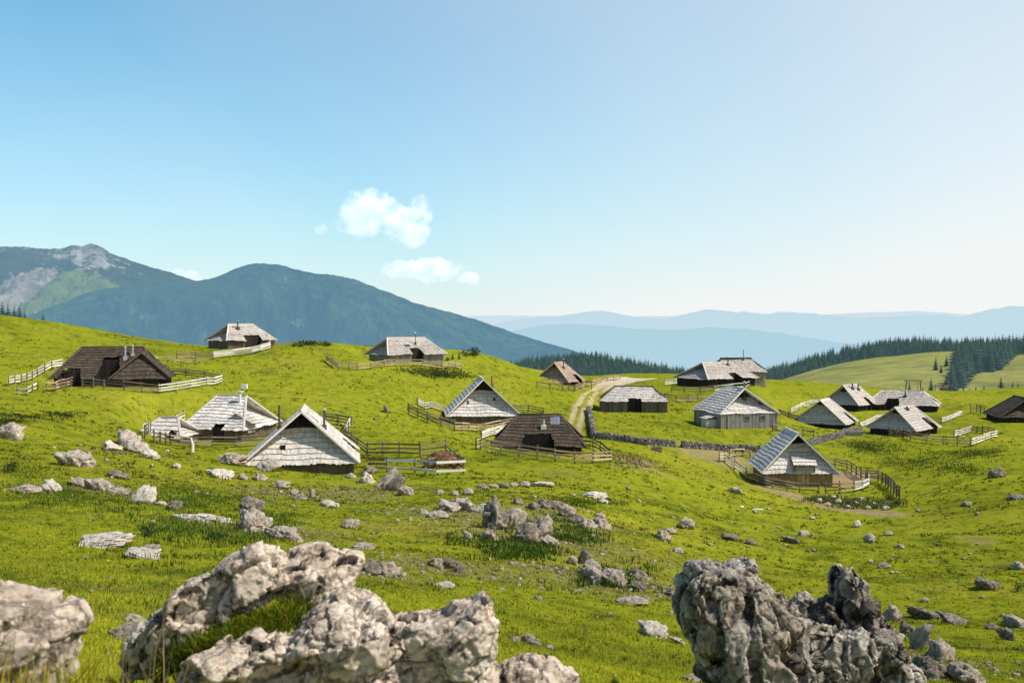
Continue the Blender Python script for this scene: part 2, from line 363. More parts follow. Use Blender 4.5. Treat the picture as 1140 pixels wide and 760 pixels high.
# interpolate angle below the horizon times distance in a depth-free form (z / r) for even screen error
zr = pts[:, 2]/np.hypot(pts[:, 0], pts[:, 1])
sol = np.linalg.solve(A_, np.r_[zr, 0, 0, 0])
def tps(u, v):
    out = np.empty(u.shape)
    for i in range(0, u.size, 20000):
        a = u[i:i+20000]; c = v[i:i+20000]
        out[i:i+20000] = tps_k(a[:, None]-pu[None], c[:, None]-pv[None]) @ sol[:n]+sol[n]+sol[n+1]*a+sol[n+2]*c
    return out
AZ = np.concatenate([np.linspace(-1.35, -0.56, 50)[:-1], np.linspace(-0.56, 0.56, 760), np.linspace(0.56, 1.35, 50)[1:]])
LR = np.linspace(math.log(0.6), math.log(420), 860)
cu, cv = np.linspace(-1.35, 1.35, 260), np.linspace(LR[0], LR[-1], 420)
CU, CV = np.meshgrid(cu, cv)
CZ = tps(np.clip(CU, -0.72, 0.72).ravel(), CV.ravel()).reshape(CU.shape)
def bil(G, ax, ay, u, v):
    fi = np.interp(u, ax, np.arange(len(ax))); fj = np.interp(v, ay, np.arange(len(ay)))
    i = np.minimum(fi.astype(int), len(ax)-2); j = np.minimum(fj.astype(int), len(ay)-2); a = fi-i; c = fj-j
    return G[j, i]*(1-a)*(1-c)+G[j, i+1]*a*(1-c)+G[j+1, i]*(1-a)*c+G[j+1, i+1]*a*c
UU, VV = np.meshgrid(AZ, LR)
RR = np.exp(VV); X = RR*np.sin(UU); Y = RR*np.cos(UU)
Z = bil(CZ, cu, cv, UU, VV)*RR
far = sstep(6, 60, RR)
und = 0.55*far*fbm(X/16, Y/16, 2.0, 3)+0.20*sstep(4, 25, RR)*fbm(X/4.2, Y/4.2, 5.0, 3)+0.07*fbm(X/1.1, Y/1.1, 7.0, 3)+0.03*ridged(X/0.45, Y/0.45, 1.0, 2)*(1-sstep(20, 60, RR))
# terracettes (cattle steps) on the steep right slope and lumpy tussocks
st = ridged(X/9+0.2*Y/9, Y/2.6, 3.0, 3)*0.16*sstep(15, 50, RR)*sstep(0.02, 0.25, UU+0.05*fbm(X/20, Y/20, 1.0, 2))
Zb = Z+und*np.where(RR > 150, 0.7, 1.0)+st*0.8
def Zat(x, y, G=None):
    u, v = polar(np.asarray(x, float), np.asarray(y, float)); return bil(G if G is not None else Zb, AZ, LR, u, v)
def ray(px, py, G=None, rmin=2.0, rmax=330):
    d = raydir(px, py); d = d/d[1]
    Ys = np.exp(np.linspace(math.log(rmin), math.log(rmax), 2500))
    zz = Zat(d[0]*Ys, Ys, G); below = np.nonzero(d[2]*Ys < zz)[0]
    Yh = Ys[below[0]] if len(below) else 260.0
    return np.array([d[0]*Yh, Yh, float(Zat(d[0]*Yh, Yh, G))])
# level pads under the huts
PAD = {}
for k, (px, py, d) in HB.items():
    p = at(px, py, d); PAD[k] = [p[0], p[1], p[2]]
def padded(px, py, d, rad): return (px, py, d, rad)
padr = dict(A=6.5, A2=7.5, B=8.5, C=6, D=7, E=6.5, F=6.5, G=5.5, H=7, I=6, J=9, K=6.5, L=6, M=5.5, N=8, O=6, P=6)
HC = {}
for k, p in PAD.items():
    v = np.array(p[:2]); v = v/np.linalg.norm(v); c = np.array(p[:2])+v*padr[k]*0.62
    HC[k] = (c[0], c[1], p[2])
    dist = np.hypot(X-c[0], Y-c[1]); wgt = 1-sstep(padr[k]*0.85, padr[k]*1.6, dist)
    Zb = Zb*(1-wgt)+(p[2])*wgt
# ------------------------------------------------------------------ dirt track (own sheet, a hand above the bed cut for it)
def poly_pts(px_list, G=None, step=1.0):
    P = [ray(a, b, G)[:2] for a, b in px_list]; out = []
    for p, q in zip(P[:-1], P[1:]):
        k = max(1, int(np.linalg.norm(q-p)/step))
        for i in range(k): out.append(p+(q-p)*i/k)
    out.append(P[-1]); return np.array(out)
def smooth(P, it=6):
    P = P.copy()
    for _ in range(it): P[1:-1] = (P[:-2]+2*P[1:-1]+P[2:])/4
    return P
def seg_dist(x, y, P):
    best = np.full(x.shape, 1e9); x = np.asarray(x); y = np.asarray(y)
    for a, b in zip(P[:-1], P[1:]):
        d = b-a; L2 = max(d@d, 1e-9); t = np.clip(((x-a[0])*d[0]+(y-a[1])*d[1])/L2, 0, 1)
        best = np.minimum(best, np.hypot(x-a[0]-t*d[0], y-a[1]-t*d[1]))
    return best
road = smooth(poly_pts([(641,490),(638,478),(643,462),(649,449),(656,440),(667,433),(682,427),(700,422.5),(712,420.5)], step=1.5), 10)
box = (np.abs(X) < 70) & (Y > 90) & (Y < 290)
rd = np.full(X.shape, 99.0); rd[box] = seg_dist(X[box], Y[box], road[::3])
Zb = Zb-0.16*(1-sstep(1.6, 3.4, rd))
# ------------------------------------------------------------------ meadow colours (world-space fields)
kc = HC['K']
def seg_px(L, G=None): return np.array([ray(a, b)[:2] for a, b in L])
path_k = seg_px([(842,540),(872,548),(900,556),(920,562),(950,568),(985,572),(1000,573)])
yard_c = ray(932, 533)[:2]
crag = [(ray(a_, b_)[:2], r_) for a_, b_, r_ in ((595,596,5),(560,585,4),(655,642,3),(505,572,5),(540,568,4),(375,550,5),(330,552,4),(100,545,4),(150,505,4),(425,545,3),(490,632,2.2),(640,580,5),(1050,735,2),(905,690,2),(290,590,3),(420,640,1.5),(690,650,2.5))]
bare = [(ray(700,512)[:2], 4.5, 0.8), (ray(716,520)[:2], 4, 0.5), (ray(775,504)[:2], 4.5, 0.7), (ray(800,505)[:2], 4.5, 0.6), (ray(815,512)[:2], 3.5, .7), (ray(1082,597)[:2], 1.5, 0.5), (ray(1095,603)[:2], 1.3, 0.4),
        (ray(200,398)[:2], 6, .4), (ray(655,510)[:2], 3, .6)]
def colour(x, y):
    r = np.hypot(x, y)
    n1 = fbm(x/26, y/26, 1.5, 3); n2 = fbm(x/5.5, y/5.5, 4.5, 4); n3 = fbm(x/1.4, y/1.4, 8.5, 3); n4 = fbm(x/0.35, y/0.35, 2.2, 2)
    A = np.array([0.268, 0.292, 0.0200]); Yl = np.array([0.365, 0.340, 0.036]); D = np.array([0.118, 0.152, 0.016]); B_ = np.array([0.20, 0.15, 0.055])
    c = A+0*x[..., None]
    def mx(c, t, k): return c*(1-t[..., None])+k*t[..., None]
    c = mx(c, sstep(0.0, 0.5, n1+0.5*n2)*0.65, Yl)
    c = mx(c, sstep(0.02, 0.5, -n1*0.6+n2+0.5*n3)*0.6, D)
    c = mx(c, sstep(0.10, 0.42, n3+0.3*n4+0.3*n2)*0.5, D*0.8)
    right = sstep(0.05, 0.35, np.arctan2(x, y))*sstep(12, 30, r)*(1-sstep(105, 135, r))
    st = sstep(0.15, 0.5, fbm(x/7, y/1.9, 11.0, 3)+0.35*n3)
    c = mx(c, st*0.75*(0.42+0.58*right), D*0.7)
    s2 = sstep(0.05, 0.45, fbm(x/15, y/3.2, 41.0, 4)+0.3*n2)*sstep(40, 90, r); c = mx(c, s2*0.36, np.array([0.190, 0.195, 0.018]))
    c = c*(1+0.16*fbm(x/60, y/30, 51.0, 2))[..., None]
    c = mx(c, sstep(0.15, 0.48, fbm(x/9, y/3, 21.0, 4))*0.35, B_*1.25)
    near = 1-sstep(9, 26, r)
    c = c*(1+0.10*near)[..., None]
    # trodden soil
    dirt = np.zeros(x.shape)
    dirt = np.maximum(dirt, 1-sstep(3.6, 5.6, np.hypot(x-yard_c[0], y-yard_c[1])+0.8*n2))
    m = (np.abs(x-path_k[3][0]) < 25) & (np.abs(y-path_k[3][1]) < 25)
    if m.any():
        dd = seg_dist(x[m], y[m], path_k); t = dirt[m]; t = np.maximum(t, (1-sstep(0.5, 1.7, dd+0.9*n2[m]))*0.9); dirt[m] = t
    for p, rad, k in bare: dirt = np.maximum(dirt, k*(1-sstep(rad*0.25, rad, np.hypot(x-p[0], y-p[1])+rad*0.7*n2)))
    gp = np.zeros(x.shape)
    for p, rad in crag: gp = np.maximum(gp, 1-sstep(rad*0.2, rad, np.hypot(x-p[0], y-p[1])+rad*0.9*n2+rad*.5*n3))
    c = mx(c, gp*0.55, np.array([0.23, 0.19, 0.085]))
    soil = np.array([0.40, 0.285, 0.17])
    c = mx(c, np.clip(dirt, 0, 1)*0.92, soil*(1+0.35*n3)[..., None])
    return c, dirt
terr_col, dirt_map = colour(X, Y)
nv, nu = X.shape
idx = np.arange(nv*nu).reshape(nv, nu)
quads = np.stack([idx[:-1, :-1], idx[:-1, 1:], idx[1:, 1:], idx[1:, :-1]], -1).reshape(-1, 4)[:, ::-1]
meadow = np_mesh('meadow', np.stack([X, Y, Zb], -1).reshape(-1, 3), quads, M['meadow'], col=terr_col.reshape(-1, 3), smooth=True)
tag(meadow, kind='structure')
# track
T_ = np.gradient(road, axis=0); T_ /= np.linalg.norm(T_, axis=1)[:, None]; Nn = np.c_[-T_[:, 1], T_[:, 0]]
off = np.linspace(-2.3, 2.3, 31)
wid = np.interp(np.linspace(0, 1, len(road)), [0, .6, .8, 1], [0.8, 0.85, 1.2, 2.4])
RX = road[:, 0, None]+Nn[:, 0, None]*off[None]*wid[:, None]; RY = road[:, 1, None]+Nn[:, 1, None]*off[None]*wid[:, None]
RZ = Zat(RX, RY)+0.05
gc, _ = colour(RX, RY)
nn = fbm(RX/1.3, RY/1.3, 3.0, 3)
rut = np.maximum(np.exp(-((np.abs(off)[None]-0.85-0.10*nn)/0.42)**2)*1.5, 0)+0.35*nn
rut = rut+sstep(0.72, 0.95, np.linspace(0, 1, len(road)))[:, None]*1.2
rut = rut*(1-sstep(1.6, 2.2, np.abs(off)[None]+0.4*nn)); rut = np.clip(rut, 0, 1)*np.interp(np.linspace(0, 1, len(road)), [0, .12, 1], [0.1, 0.9, 1])[:, None]
soil = np.array([0.52, 0.41, 0.25])+np.array([0.12, 0.14, 0.17])*sstep(0.7, 1, np.linspace(0, 1, len(road)))[:, None, None]
rc = gc*(1-rut[..., None])+soil*(1+0.25*nn[..., None])*rut[..., None]
ri = np.arange(RX.size).reshape(RX.shape)
rq = np.stack([ri[:-1, :-1], ri[:-1, 1:], ri[1:, 1:], ri[1:, :-1]], -1).reshape(-1, 4)
if np.cross(np.r_[road[5]-road[0], 0], np.r_[Nn[0], 0])[2] < 0: rq = rq[:, ::-1]
tr = np_mesh('dirt_track', np.stack([RX, RY, RZ], -1).reshape(-1, 3), rq, M['meadow'], col=rc.reshape(-1, 3), smooth=True); tag(tr, kind='structure')
# ------------------------------------------------------------------ far hills and mountains
def px_az(px): return math.atan((px-570)/F)
def layer(name, crest, dc, df, zf, mat, colf, cols=500, rows=90, amp=0.0, nsc=1.0, rnd=0.0, shape=1.3, back=0.35, azr=(-0.75, 0.75), cvar=0.0, hz=(1.0, 1.0), kind='structure', fade=False):
    cpx = np.array([c[0] for c in crest], float); cpy = np.array([c[1] for c in crest], float)
    az = np.linspace(azr[0], azr[1], cols); px = 570+F*np.tan(az)
    cy = np.interp(px, cpx, cpy)
    cy = cy+rnd*fbm(px/9, px*0+3.3, 0.5, 3)
    el = (360-cy)/F*np.cos(az)         # slope above the horizon per metre of range
    d_c = dc*(1+cvar*fbm(az*6, az*0+nsc, 0.0, 2))
    zc = el*d_c
    t = np.concatenate([np.linspace(0, 1, rows), 1+np.linspace(0, 1, 12)[1:]*back])
    Tt, Az = np.meshgrid(t, az, indexing='ij')
    Dc = np.broadcast_to(d_c, Tt.shape); Zc = np.broadcast_to(zc, Tt.shape)
    D = np.where(Tt <= 1, df+(Dc-df)*Tt, Dc+(Dc-df)*(Tt-1))
    H = np.where(Tt <= 1, zf+(Zc-zf)*np.clip(Tt, 0, 1)**shape, Zc-(np.abs(Zc-zf)+0.03*dc)*(np.maximum(Tt-1, 0)/back)**1.2*0.9)
    x = D*np.sin(Az); y = D*np.cos(Az)
    s = dc*0.11*nsc
    env = np.clip(np.minimum(Tt, 1)*(1-np.minimum(Tt, 1))*4, 0, 1)*np.clip((1-Tt)/0.45, 0, 1)*(np.clip((580-(570+F*np.tan(Az)))/190, 0.12, 1) if fade else 1)
    H = H+amp*env*ridged(x/s, y/s*0.6, 1.0+nsc, 5, 0.55)
    ty = 360-H/np.maximum(np.hypot(x, y)*np.cos(Az), 1)*F
    c, h = colf(570+F*np.tan(Az), ty, Tt, x, y)
    hz_ = h*(hz[0]+(hz[1]-hz[0])*np.clip(Tt, 0, 1))
    i = np.arange(x.size).reshape(x.shape); q = np.stack([i[:-1, :-1], i[:-1, 1:], i[1:, 1:], i[1:, :-1]], -1).reshape(-1, 4)[:, ::-1]
    o = np_mesh(name, np.stack([x, y, H], -1).reshape(-1, 3), q[:, ::-1], mat, col=c.reshape(-1, 3), smooth=True, haze=hz_.ravel())
    if kind: tag(o, kind=kind)
    def zq(xq, yq):
        a = np.arctan2(xq, yq); r_ = np.hypot(xq, yq); dcq = np.interp(a, az, d_c)
        tt = (r_-df)/(dcq-df)
        return bil(H, az, t, a, tt)
    return o, zq
def flat(c, h=1.0):
    def f(px, py, t, x, y):
        return np.broadcast_to(np.array(c), px.shape+(3,)).copy(), np.full(px.shape, h)
    return f
HZ_BLUE = (0.21, 0.39, 0.54); HZ_MID = (0.175, 0.355, 0.50)
def inpoly(px, py, poly):
    c = np.zeros(px.shape, bool); n_ = len(poly)
    for i in range(n_):
        x1, y1 = poly[i]; x2, y2 = poly[(i+1) % n_]
        m_ = ((y1 > py) != (y2 > py)) & (px < (x2-x1)*(py-y1)/(y2-y1+1e-9)+x1); c ^= m_
    return c
def col_peak(px, py, t, x, y):
    n_ = fbm(x/380, y/380, 0.3, 6, 0.65); m_ = fbm(x/110, y/110, 3.3, 5, 0.7)
    c = np.array([0.040, 0.065, 0.040])+np.zeros(px.shape+(3,))
    rock = sstep(0.16, 0.34, 0.55*n_+0.75*m_+0.30*np.exp(-((px-112)/52)**2)*sstep(318, 285, py)-0.02)
    c = c*(1-rock[..., None])+np.array([0.50, 0.46, 0.43])*rock[..., None]
    pj = px+n_*16; qj = py+m_*10
    mead = inpoly(pj, qj, [(74,300),(92,301),(112,308),(135,322),(110,326),(85,333),(55,346),(28,352),(20,345),(45,325)])
    scree = inpoly(pj, qj, [(0,318),(20,308),(45,297),(66,302),(52,318),(30,335),(15,347),(0,345)])
    c[mead] = np.array([0.17, 0.21, 0.055]); c[scree] = np.array([0.42, 0.35, 0.27])*(0.8+0.7*m_[scree])[..., None]
    alp = (1-sstep(275, 300, py))[..., None]*0.35; c = c*(1-alp)+np.array([0.16, 0.17, 0.12])*alp
    return c, np.full(px.shape, 1.0)
def col_forest(px, py, t, x, y):
    n_ = fbm(x/260, y/260, 0.9, 5, 0.6); m_ = fbm(x/45, y/45, 6.1, 4, 0.7)
    c = np.array([0.062, 0.118, 0.034])*(1+2.4*n_+2.6*m_)[..., None]
    up = sstep(345, 305, py)[..., None]*np.clip(0.5+n_*1.5, 0, 1)[..., None]*0.6
    c = c*(1-up)+np.array([0.085, 0.115, 0.05])*up
    pale = inpoly(px+m_*12, py+m_*5, [(322,356),(340,355),(347,361),(330,364)])
    c[pale] = np.array([0.42, 0.42, 0.20])
    for a, b, wx, wy in ((318,311,3,7),(347,309,4,5),(286,306,3,4),(395,315,5,2),(165,352,14,5),(205,356,4,8),(228,371,3,7),(148,345,6,4),(438,372,5,3),(118,353,4,4)):
        k = np.exp(-((px-a)/wx)**2-((py-b)/wy)**2)+0.55*m_; k = sstep(0.55, 0.8, k)*0.6
        c = c*(1-k[..., None])+np.array([0.46, 0.42, 0.38])*k[..., None]
    return np.clip(c, 0.008, 1), np.full(px.shape, 1.0)
M['hz40'] = haze_glow_mat('haze_glow_forty_km', (0.64, 0.77, 0.85), 0.97)
M['hz25'] = haze_glow_mat('haze_glow_twentyfive_km', (0.56, 0.745, 0.85), 0.95)
M['hz16'] = haze_glow_mat('haze_glow_sixteen_km', (0.46, 0.68, 0.80), 0.95)
M['hz9'] = haze_glow_mat('haze_glow_nine_km', HZ_BLUE, 0.54, 0.004, 0.5, bump=60)
M['hz5'] = haze_glow_mat('haze_glow_five_km', HZ_MID, 0.66, 0.014, 0.95, bump=150)
M['hz1'] = haze_glow_mat('haze_glow_one_km', (0.19, 0.29, 0.32), 0.20, 0.03, 0.35, bump=1.0)
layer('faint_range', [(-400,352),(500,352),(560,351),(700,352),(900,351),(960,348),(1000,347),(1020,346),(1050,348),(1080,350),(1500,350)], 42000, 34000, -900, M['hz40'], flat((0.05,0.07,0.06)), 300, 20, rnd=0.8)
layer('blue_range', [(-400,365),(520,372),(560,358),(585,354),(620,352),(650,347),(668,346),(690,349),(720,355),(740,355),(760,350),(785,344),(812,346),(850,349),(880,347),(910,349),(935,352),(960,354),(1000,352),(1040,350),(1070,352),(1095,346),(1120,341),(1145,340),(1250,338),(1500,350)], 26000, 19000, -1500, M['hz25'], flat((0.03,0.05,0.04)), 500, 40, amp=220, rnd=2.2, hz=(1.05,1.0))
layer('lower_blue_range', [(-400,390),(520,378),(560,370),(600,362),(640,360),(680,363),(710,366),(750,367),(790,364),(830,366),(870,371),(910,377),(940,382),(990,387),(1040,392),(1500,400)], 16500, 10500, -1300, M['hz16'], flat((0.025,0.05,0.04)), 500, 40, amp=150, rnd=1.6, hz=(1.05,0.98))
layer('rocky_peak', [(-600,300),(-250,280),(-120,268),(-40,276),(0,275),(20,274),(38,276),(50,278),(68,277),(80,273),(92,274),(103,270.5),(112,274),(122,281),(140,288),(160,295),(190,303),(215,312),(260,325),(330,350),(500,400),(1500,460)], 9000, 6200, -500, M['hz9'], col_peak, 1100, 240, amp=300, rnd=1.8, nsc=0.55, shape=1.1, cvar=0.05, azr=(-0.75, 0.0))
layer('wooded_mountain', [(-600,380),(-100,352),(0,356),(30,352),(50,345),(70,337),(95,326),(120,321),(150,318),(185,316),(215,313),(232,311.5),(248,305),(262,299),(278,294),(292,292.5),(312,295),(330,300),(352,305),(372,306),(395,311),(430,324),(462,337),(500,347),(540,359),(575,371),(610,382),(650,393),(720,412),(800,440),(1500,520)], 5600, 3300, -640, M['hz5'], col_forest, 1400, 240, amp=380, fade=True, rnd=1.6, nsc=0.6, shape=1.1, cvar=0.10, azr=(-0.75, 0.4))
# the valley floor reaching the horizon
vb = bmesh.new(); bmesh.ops.create_grid(vb, x_segments=8, y_segments=8, size=60000)
vme = bpy.data.meshes.new('valley_ground'); vb.to_mesh(vme); vb.free()
m, t, b = new_mat('valley_haze_glow'); b.inputs['Base Color'].default_value = (0.12, 0.17, 0.15, 1)
e = N(t, 'ShaderNodeEmission'); e.inputs[0].default_value = (0.30, 0.52, 0.66, 1); mx = N(t, 'ShaderNodeMixShader'); mx.inputs[0].default_value = 0.75  # painted haze: blue emission mixed over the ground colour
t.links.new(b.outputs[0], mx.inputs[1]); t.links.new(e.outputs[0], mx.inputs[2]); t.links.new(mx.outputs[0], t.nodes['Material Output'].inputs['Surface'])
vme.materials.append(m); vo = bpy.data.objects.new('valley_ground', vme); COL.objects.link(vo); vo.location = (0, 0, -1000); tag(vo, kind='structure')
def col_hill(px, py, t, x, y):
    n_ = fbm(x/60, y/60, 0.9, 4); m_ = fbm(x/14, y/14, 6.1, 4)
    c = np.array([0.30, 0.295, 0.055])*(1+0.35*n_+0.35*m_)[..., None]
    k = sstep(0.1, 0.5, n_+m_)[..., None]*0.5; c = c*(1-k)+np.array([0.16, 0.155, 0.06])*k
    dk = sstep(0.2, 0.5, fbm(x/30, y/90, 4.0, 3))[..., None]*0.5; c = c*(1-dk)+np.array([0.07, 0.10, 0.03])*dk
    return c, np.full(px.shape, 1.0)
def col_dark(px, py, t, x, y):
    return np.array([0.02, 0.035, 0.015])*(1+0.5*fbm(x/20, y/20, 1.0, 3))[..., None], np.full(px.shape, 1.0)
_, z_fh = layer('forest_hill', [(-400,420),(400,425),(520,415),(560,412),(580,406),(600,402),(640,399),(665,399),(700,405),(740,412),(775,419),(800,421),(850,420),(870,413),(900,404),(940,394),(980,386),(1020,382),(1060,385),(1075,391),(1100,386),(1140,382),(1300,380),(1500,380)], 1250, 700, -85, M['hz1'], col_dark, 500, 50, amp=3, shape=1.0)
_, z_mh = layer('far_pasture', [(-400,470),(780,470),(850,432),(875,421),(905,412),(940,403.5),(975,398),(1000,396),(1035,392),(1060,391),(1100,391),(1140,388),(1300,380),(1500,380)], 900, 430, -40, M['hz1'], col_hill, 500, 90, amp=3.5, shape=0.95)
# ------------------------------------------------------------------ shepherds' huts
def slope(mb, bl, br, tr, tl, n_c, notches=(), th=0.085, bw=(0.10, 0.21), jag=0.06, seed=0, hole=None):
    rs = random.Random(seed)
    bl, br, tr, tl = map(Vector, (bl, br, tr, tl)); e = (br-bl).normalized(); nrm = (br-bl).cross(tl-bl).normalized()
    g = nrm.cross(e).normalized(); h = (tl-bl).dot(g)
    s_l0, s_r0, s_l1, s_r1 = 0.0, (br-bl).dot(e), (tl-bl).dot(e), (tr-bl).dot(e); mid = s_r0/2
    P = lambda s, t, o: bl+e*s+g*(t*h)+nrm*o
    for i in range(n_c):
        t0 = i/n_c; t1 = min(1.0, (i+1.25)/n_c); ta = t1
        a0 = s_l0+(s_l1-s_l0)*t0; b0 = s_r0+(s_r1-s_r0)*t0; a1 = s_l0+(s_l1-s_l0)*ta; b1 = s_r0+(s_r1-s_r0)*ta
        s = a0; rowt = rs.uniform(-0.12, 0.12)
        while s < b0-0.02:
            w_ = rs.uniform(*bw); e_ = min(s+w_, b0)
            if b0-e_ < 0.08: e_ = b0
            c = (s+e_)/2-mid; skip = False
            for (n0, n1, tm, k) in notches:      # k widens the opening towards the eave
                kk = k*(1-t0/tm) if tm > 0 else 0
                if n0-kk < c < n1+kk and t0 < tm-1e-6: skip = True
            if not skip:
                l = min(max(s, a1), b1); r_ = max(min(e_, b1), a1)
                if r_-l < 0.01: r_ = l+0.01
                j = rs.uniform(-jag, jag)/h; o = rs.uniform(0, 0.014)
                bq = [P(s, t0+j, o), P(e_, t0+j, o), P(r_, t1, -0.03), P(l, t1, -0.03)]
                tq = [P(s, t0+j, th+o), P(e_, t0+j, th+o), P(r_, t1, 0.0), P(l, t1, 0.0)]
                mb.hexa(bq+tq, min(1, max(0, rs.gauss(0.55, 0.13)+rowt))); mb.t[-4] = -0.6  # butt edge tinted dark: the shadow line of each course painted in
            s = e_
def plank_wall(mb, p, q, z0, z1, rs, gaps=(), pw=0.26, z1b=None):
    p, q = Vector(p), Vector(q); L_ = (q-p).length; e = (q-p)/L_; nr = Vector((e.y, -e.x, 0)); s = 0
    while s < L_-0.01:
        w_ = min(rs.uniform(pw*0.7, pw*1.2), L_-s); c = s+w_/2
        if not any(a < c < b_ for a, b_ in gaps):
            o = rs.uniform(-0.02, 0.02)
            za = z1 if z1b is None else z1+(z1b-z1)*c/L_
            mb.box(p+e*c+nr*o+Vector((0, 0, (z0+za)/2)), e*(w_/2-0.004), nr*0.035, (0, 0, (za-z0)/2), rs.gauss(0.5, 0.2))
        s += w_
def warp(mb, seed):
    a, b_ = seed*1.7, seed*0.9
    mb.v = [(v[0]+0.02*math.sin(2.3*v[1]+a), v[1]+0.03*math.sin(1.9*v[0]+b_), v[2]+(0.055*math.sin(0.95*v[1]+a)+0.045*math.sin(1.5*v[0]+b_+v[1]*.7)+0.02*math.sin(4.1*v[1]+2.2*v[0]))) for v in mb.v]
    return mb
def roof_block(root, T, W, L, Rg, He, Hr, hzf=0.55, hzb=None, inset=1.15, nR=(), nL=(), nF=(), nB=(), mat='silver', wmat='wall', seed=0, nc=None, iw=0.55, ridge_up=0.1, walldepth=1.6, barge='silver', lean=0.0):
    rs = random.Random(seed); hzb = hzf if hzb is None else hzb
    S = math.hypot(W/2, Hr-He); nc = nc or max(5, int(S/0.52))
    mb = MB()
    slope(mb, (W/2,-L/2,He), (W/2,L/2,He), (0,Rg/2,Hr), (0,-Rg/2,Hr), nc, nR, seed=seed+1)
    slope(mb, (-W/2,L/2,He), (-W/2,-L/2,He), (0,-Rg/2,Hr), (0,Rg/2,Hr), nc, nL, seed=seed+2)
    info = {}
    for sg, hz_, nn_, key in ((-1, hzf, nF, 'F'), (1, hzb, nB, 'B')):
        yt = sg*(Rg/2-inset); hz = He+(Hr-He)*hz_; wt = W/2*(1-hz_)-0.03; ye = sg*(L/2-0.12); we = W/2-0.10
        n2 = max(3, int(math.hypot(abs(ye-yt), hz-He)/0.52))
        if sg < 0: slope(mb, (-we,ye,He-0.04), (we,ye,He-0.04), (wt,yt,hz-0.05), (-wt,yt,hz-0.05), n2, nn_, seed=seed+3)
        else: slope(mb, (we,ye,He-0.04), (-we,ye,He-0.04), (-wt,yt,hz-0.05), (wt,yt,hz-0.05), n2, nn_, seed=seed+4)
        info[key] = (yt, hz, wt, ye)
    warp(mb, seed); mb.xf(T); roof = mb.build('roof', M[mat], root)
    # ridge board and barge boards
    r2 = MB(); r2.box((0,0,Hr+ridge_up*0.5), (0.07,0,0), (0,Rg/2+0.12,0), (0,0,0.09+ridge_up*0.5), 0.75)
    r2.xf(T); r2.build('ridge_board', M[barge], roof)
    for sx in (-1, 1):
        for sy in (-1, 1):
            b_ = MB(); p0 = Vector((sx*W/2, sy*L/2, He)); p1 = Vector((0, sy*Rg/2, Hr)); d = (p1-p0)
            nrm = Vector((sx*(Hr-He), 0, W/2)).normalized(); sd = d.normalized().cross(nrm)
            b_.box((p0+p1)/2+nrm*0.03, d/2*1.0, sd*0.10, nrm*0.075, 0.8); b_.xf(T); b_.build('barge_board', M[barge], roof)
    # walls
    wb = MB(); x_ = W/2-iw; y_ = L/2-iw
    zt = He+iw*(Hr-He)/(W/2)*0.9
    ghR = [(n0-k+y_, n1+k+y_) for n0, n1, tm, k in nR]; ghL = [(n0-k+y_, n1+k+y_) for n0, n1, tm, k in nL]
    ghF = [(n0-k+x_, n1+k+x_) for n0, n1, tm, k in nF]
    plank_wall(wb, (x_,-y_,0), (x_,y_,0), -walldepth, zt, rs, ghR); plank_wall(wb, (-x_,y_,0), (-x_,-y_,0), -walldepth, zt, rs, ghL)
    plank_wall(wb, (-x_,-y_,0), (x_,-y_,0), -walldepth, He+0.12, rs, ghF); plank_wall(wb, (x_,y_,0), (-x_,y_,0), -walldepth, He+0.12, rs)
    wb.xf(T); wb.build('wall', M[wmat], root)
    # recessed entrances behind the notches
    def alcove(n, side):
        n0, n1, tm, k = n
        a = MB()
        if side in 'RL':
            sx = 1 if side == 'R' else -1; xt = sx*(W/2*(1-tm)-0.02); zt_ = He+(Hr-He)*tm+0.02; xo = sx*(W/2-iw)
            y0, y1 = (n0-k, n1+k) if side == 'R' else (-n1-k, -n0+k)
            plank_wall(a, (xt, y0, 0), (xt, y1, 0), -walldepth, zt_-0.05, rs)
            for yy in (y0, y1):
                a.hexa([(xt,yy-0.03,-walldepth),(xo,yy-0.03,-walldepth),(xo,yy+0.03,-walldepth),(xt,yy+0.03,-walldepth),
                        (xt,yy-0.03,zt_-0.08),(xo,yy-0.03,zt-0.05),(xo,yy+0.03,zt-0.05),(xt,yy+0.03,zt_-0.08)])
        else:
            yt, hz, wt, ye = info['F']; yn = ye+(yt-ye)*tm; zt_ = He+(hz-He)*tm; yo = -(L/2-iw)
            plank_wall(a, (n0-k, yn, 0), (n1+k, yn, 0), -walldepth, zt_-0.05, rs)
            for xx in (n0-k, n1+k):
                a.hexa([(xx-0.03,yo,-walldepth),(xx+0.03,yo,-walldepth),(xx+0.03,yn,-walldepth),(xx-0.03,yn,-walldepth),
                        (xx-0.03,yo,He),(xx+0.03,yo,He),(xx+0.03,yn,zt_-0.08),(xx-0.03,yn,zt_-0.08)])
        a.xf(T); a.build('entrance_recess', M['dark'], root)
    for n in nR: alcove(n, 'R')
    for n in nL: alcove(n, 'L')
    for n in nF: alcove(n, 'F')
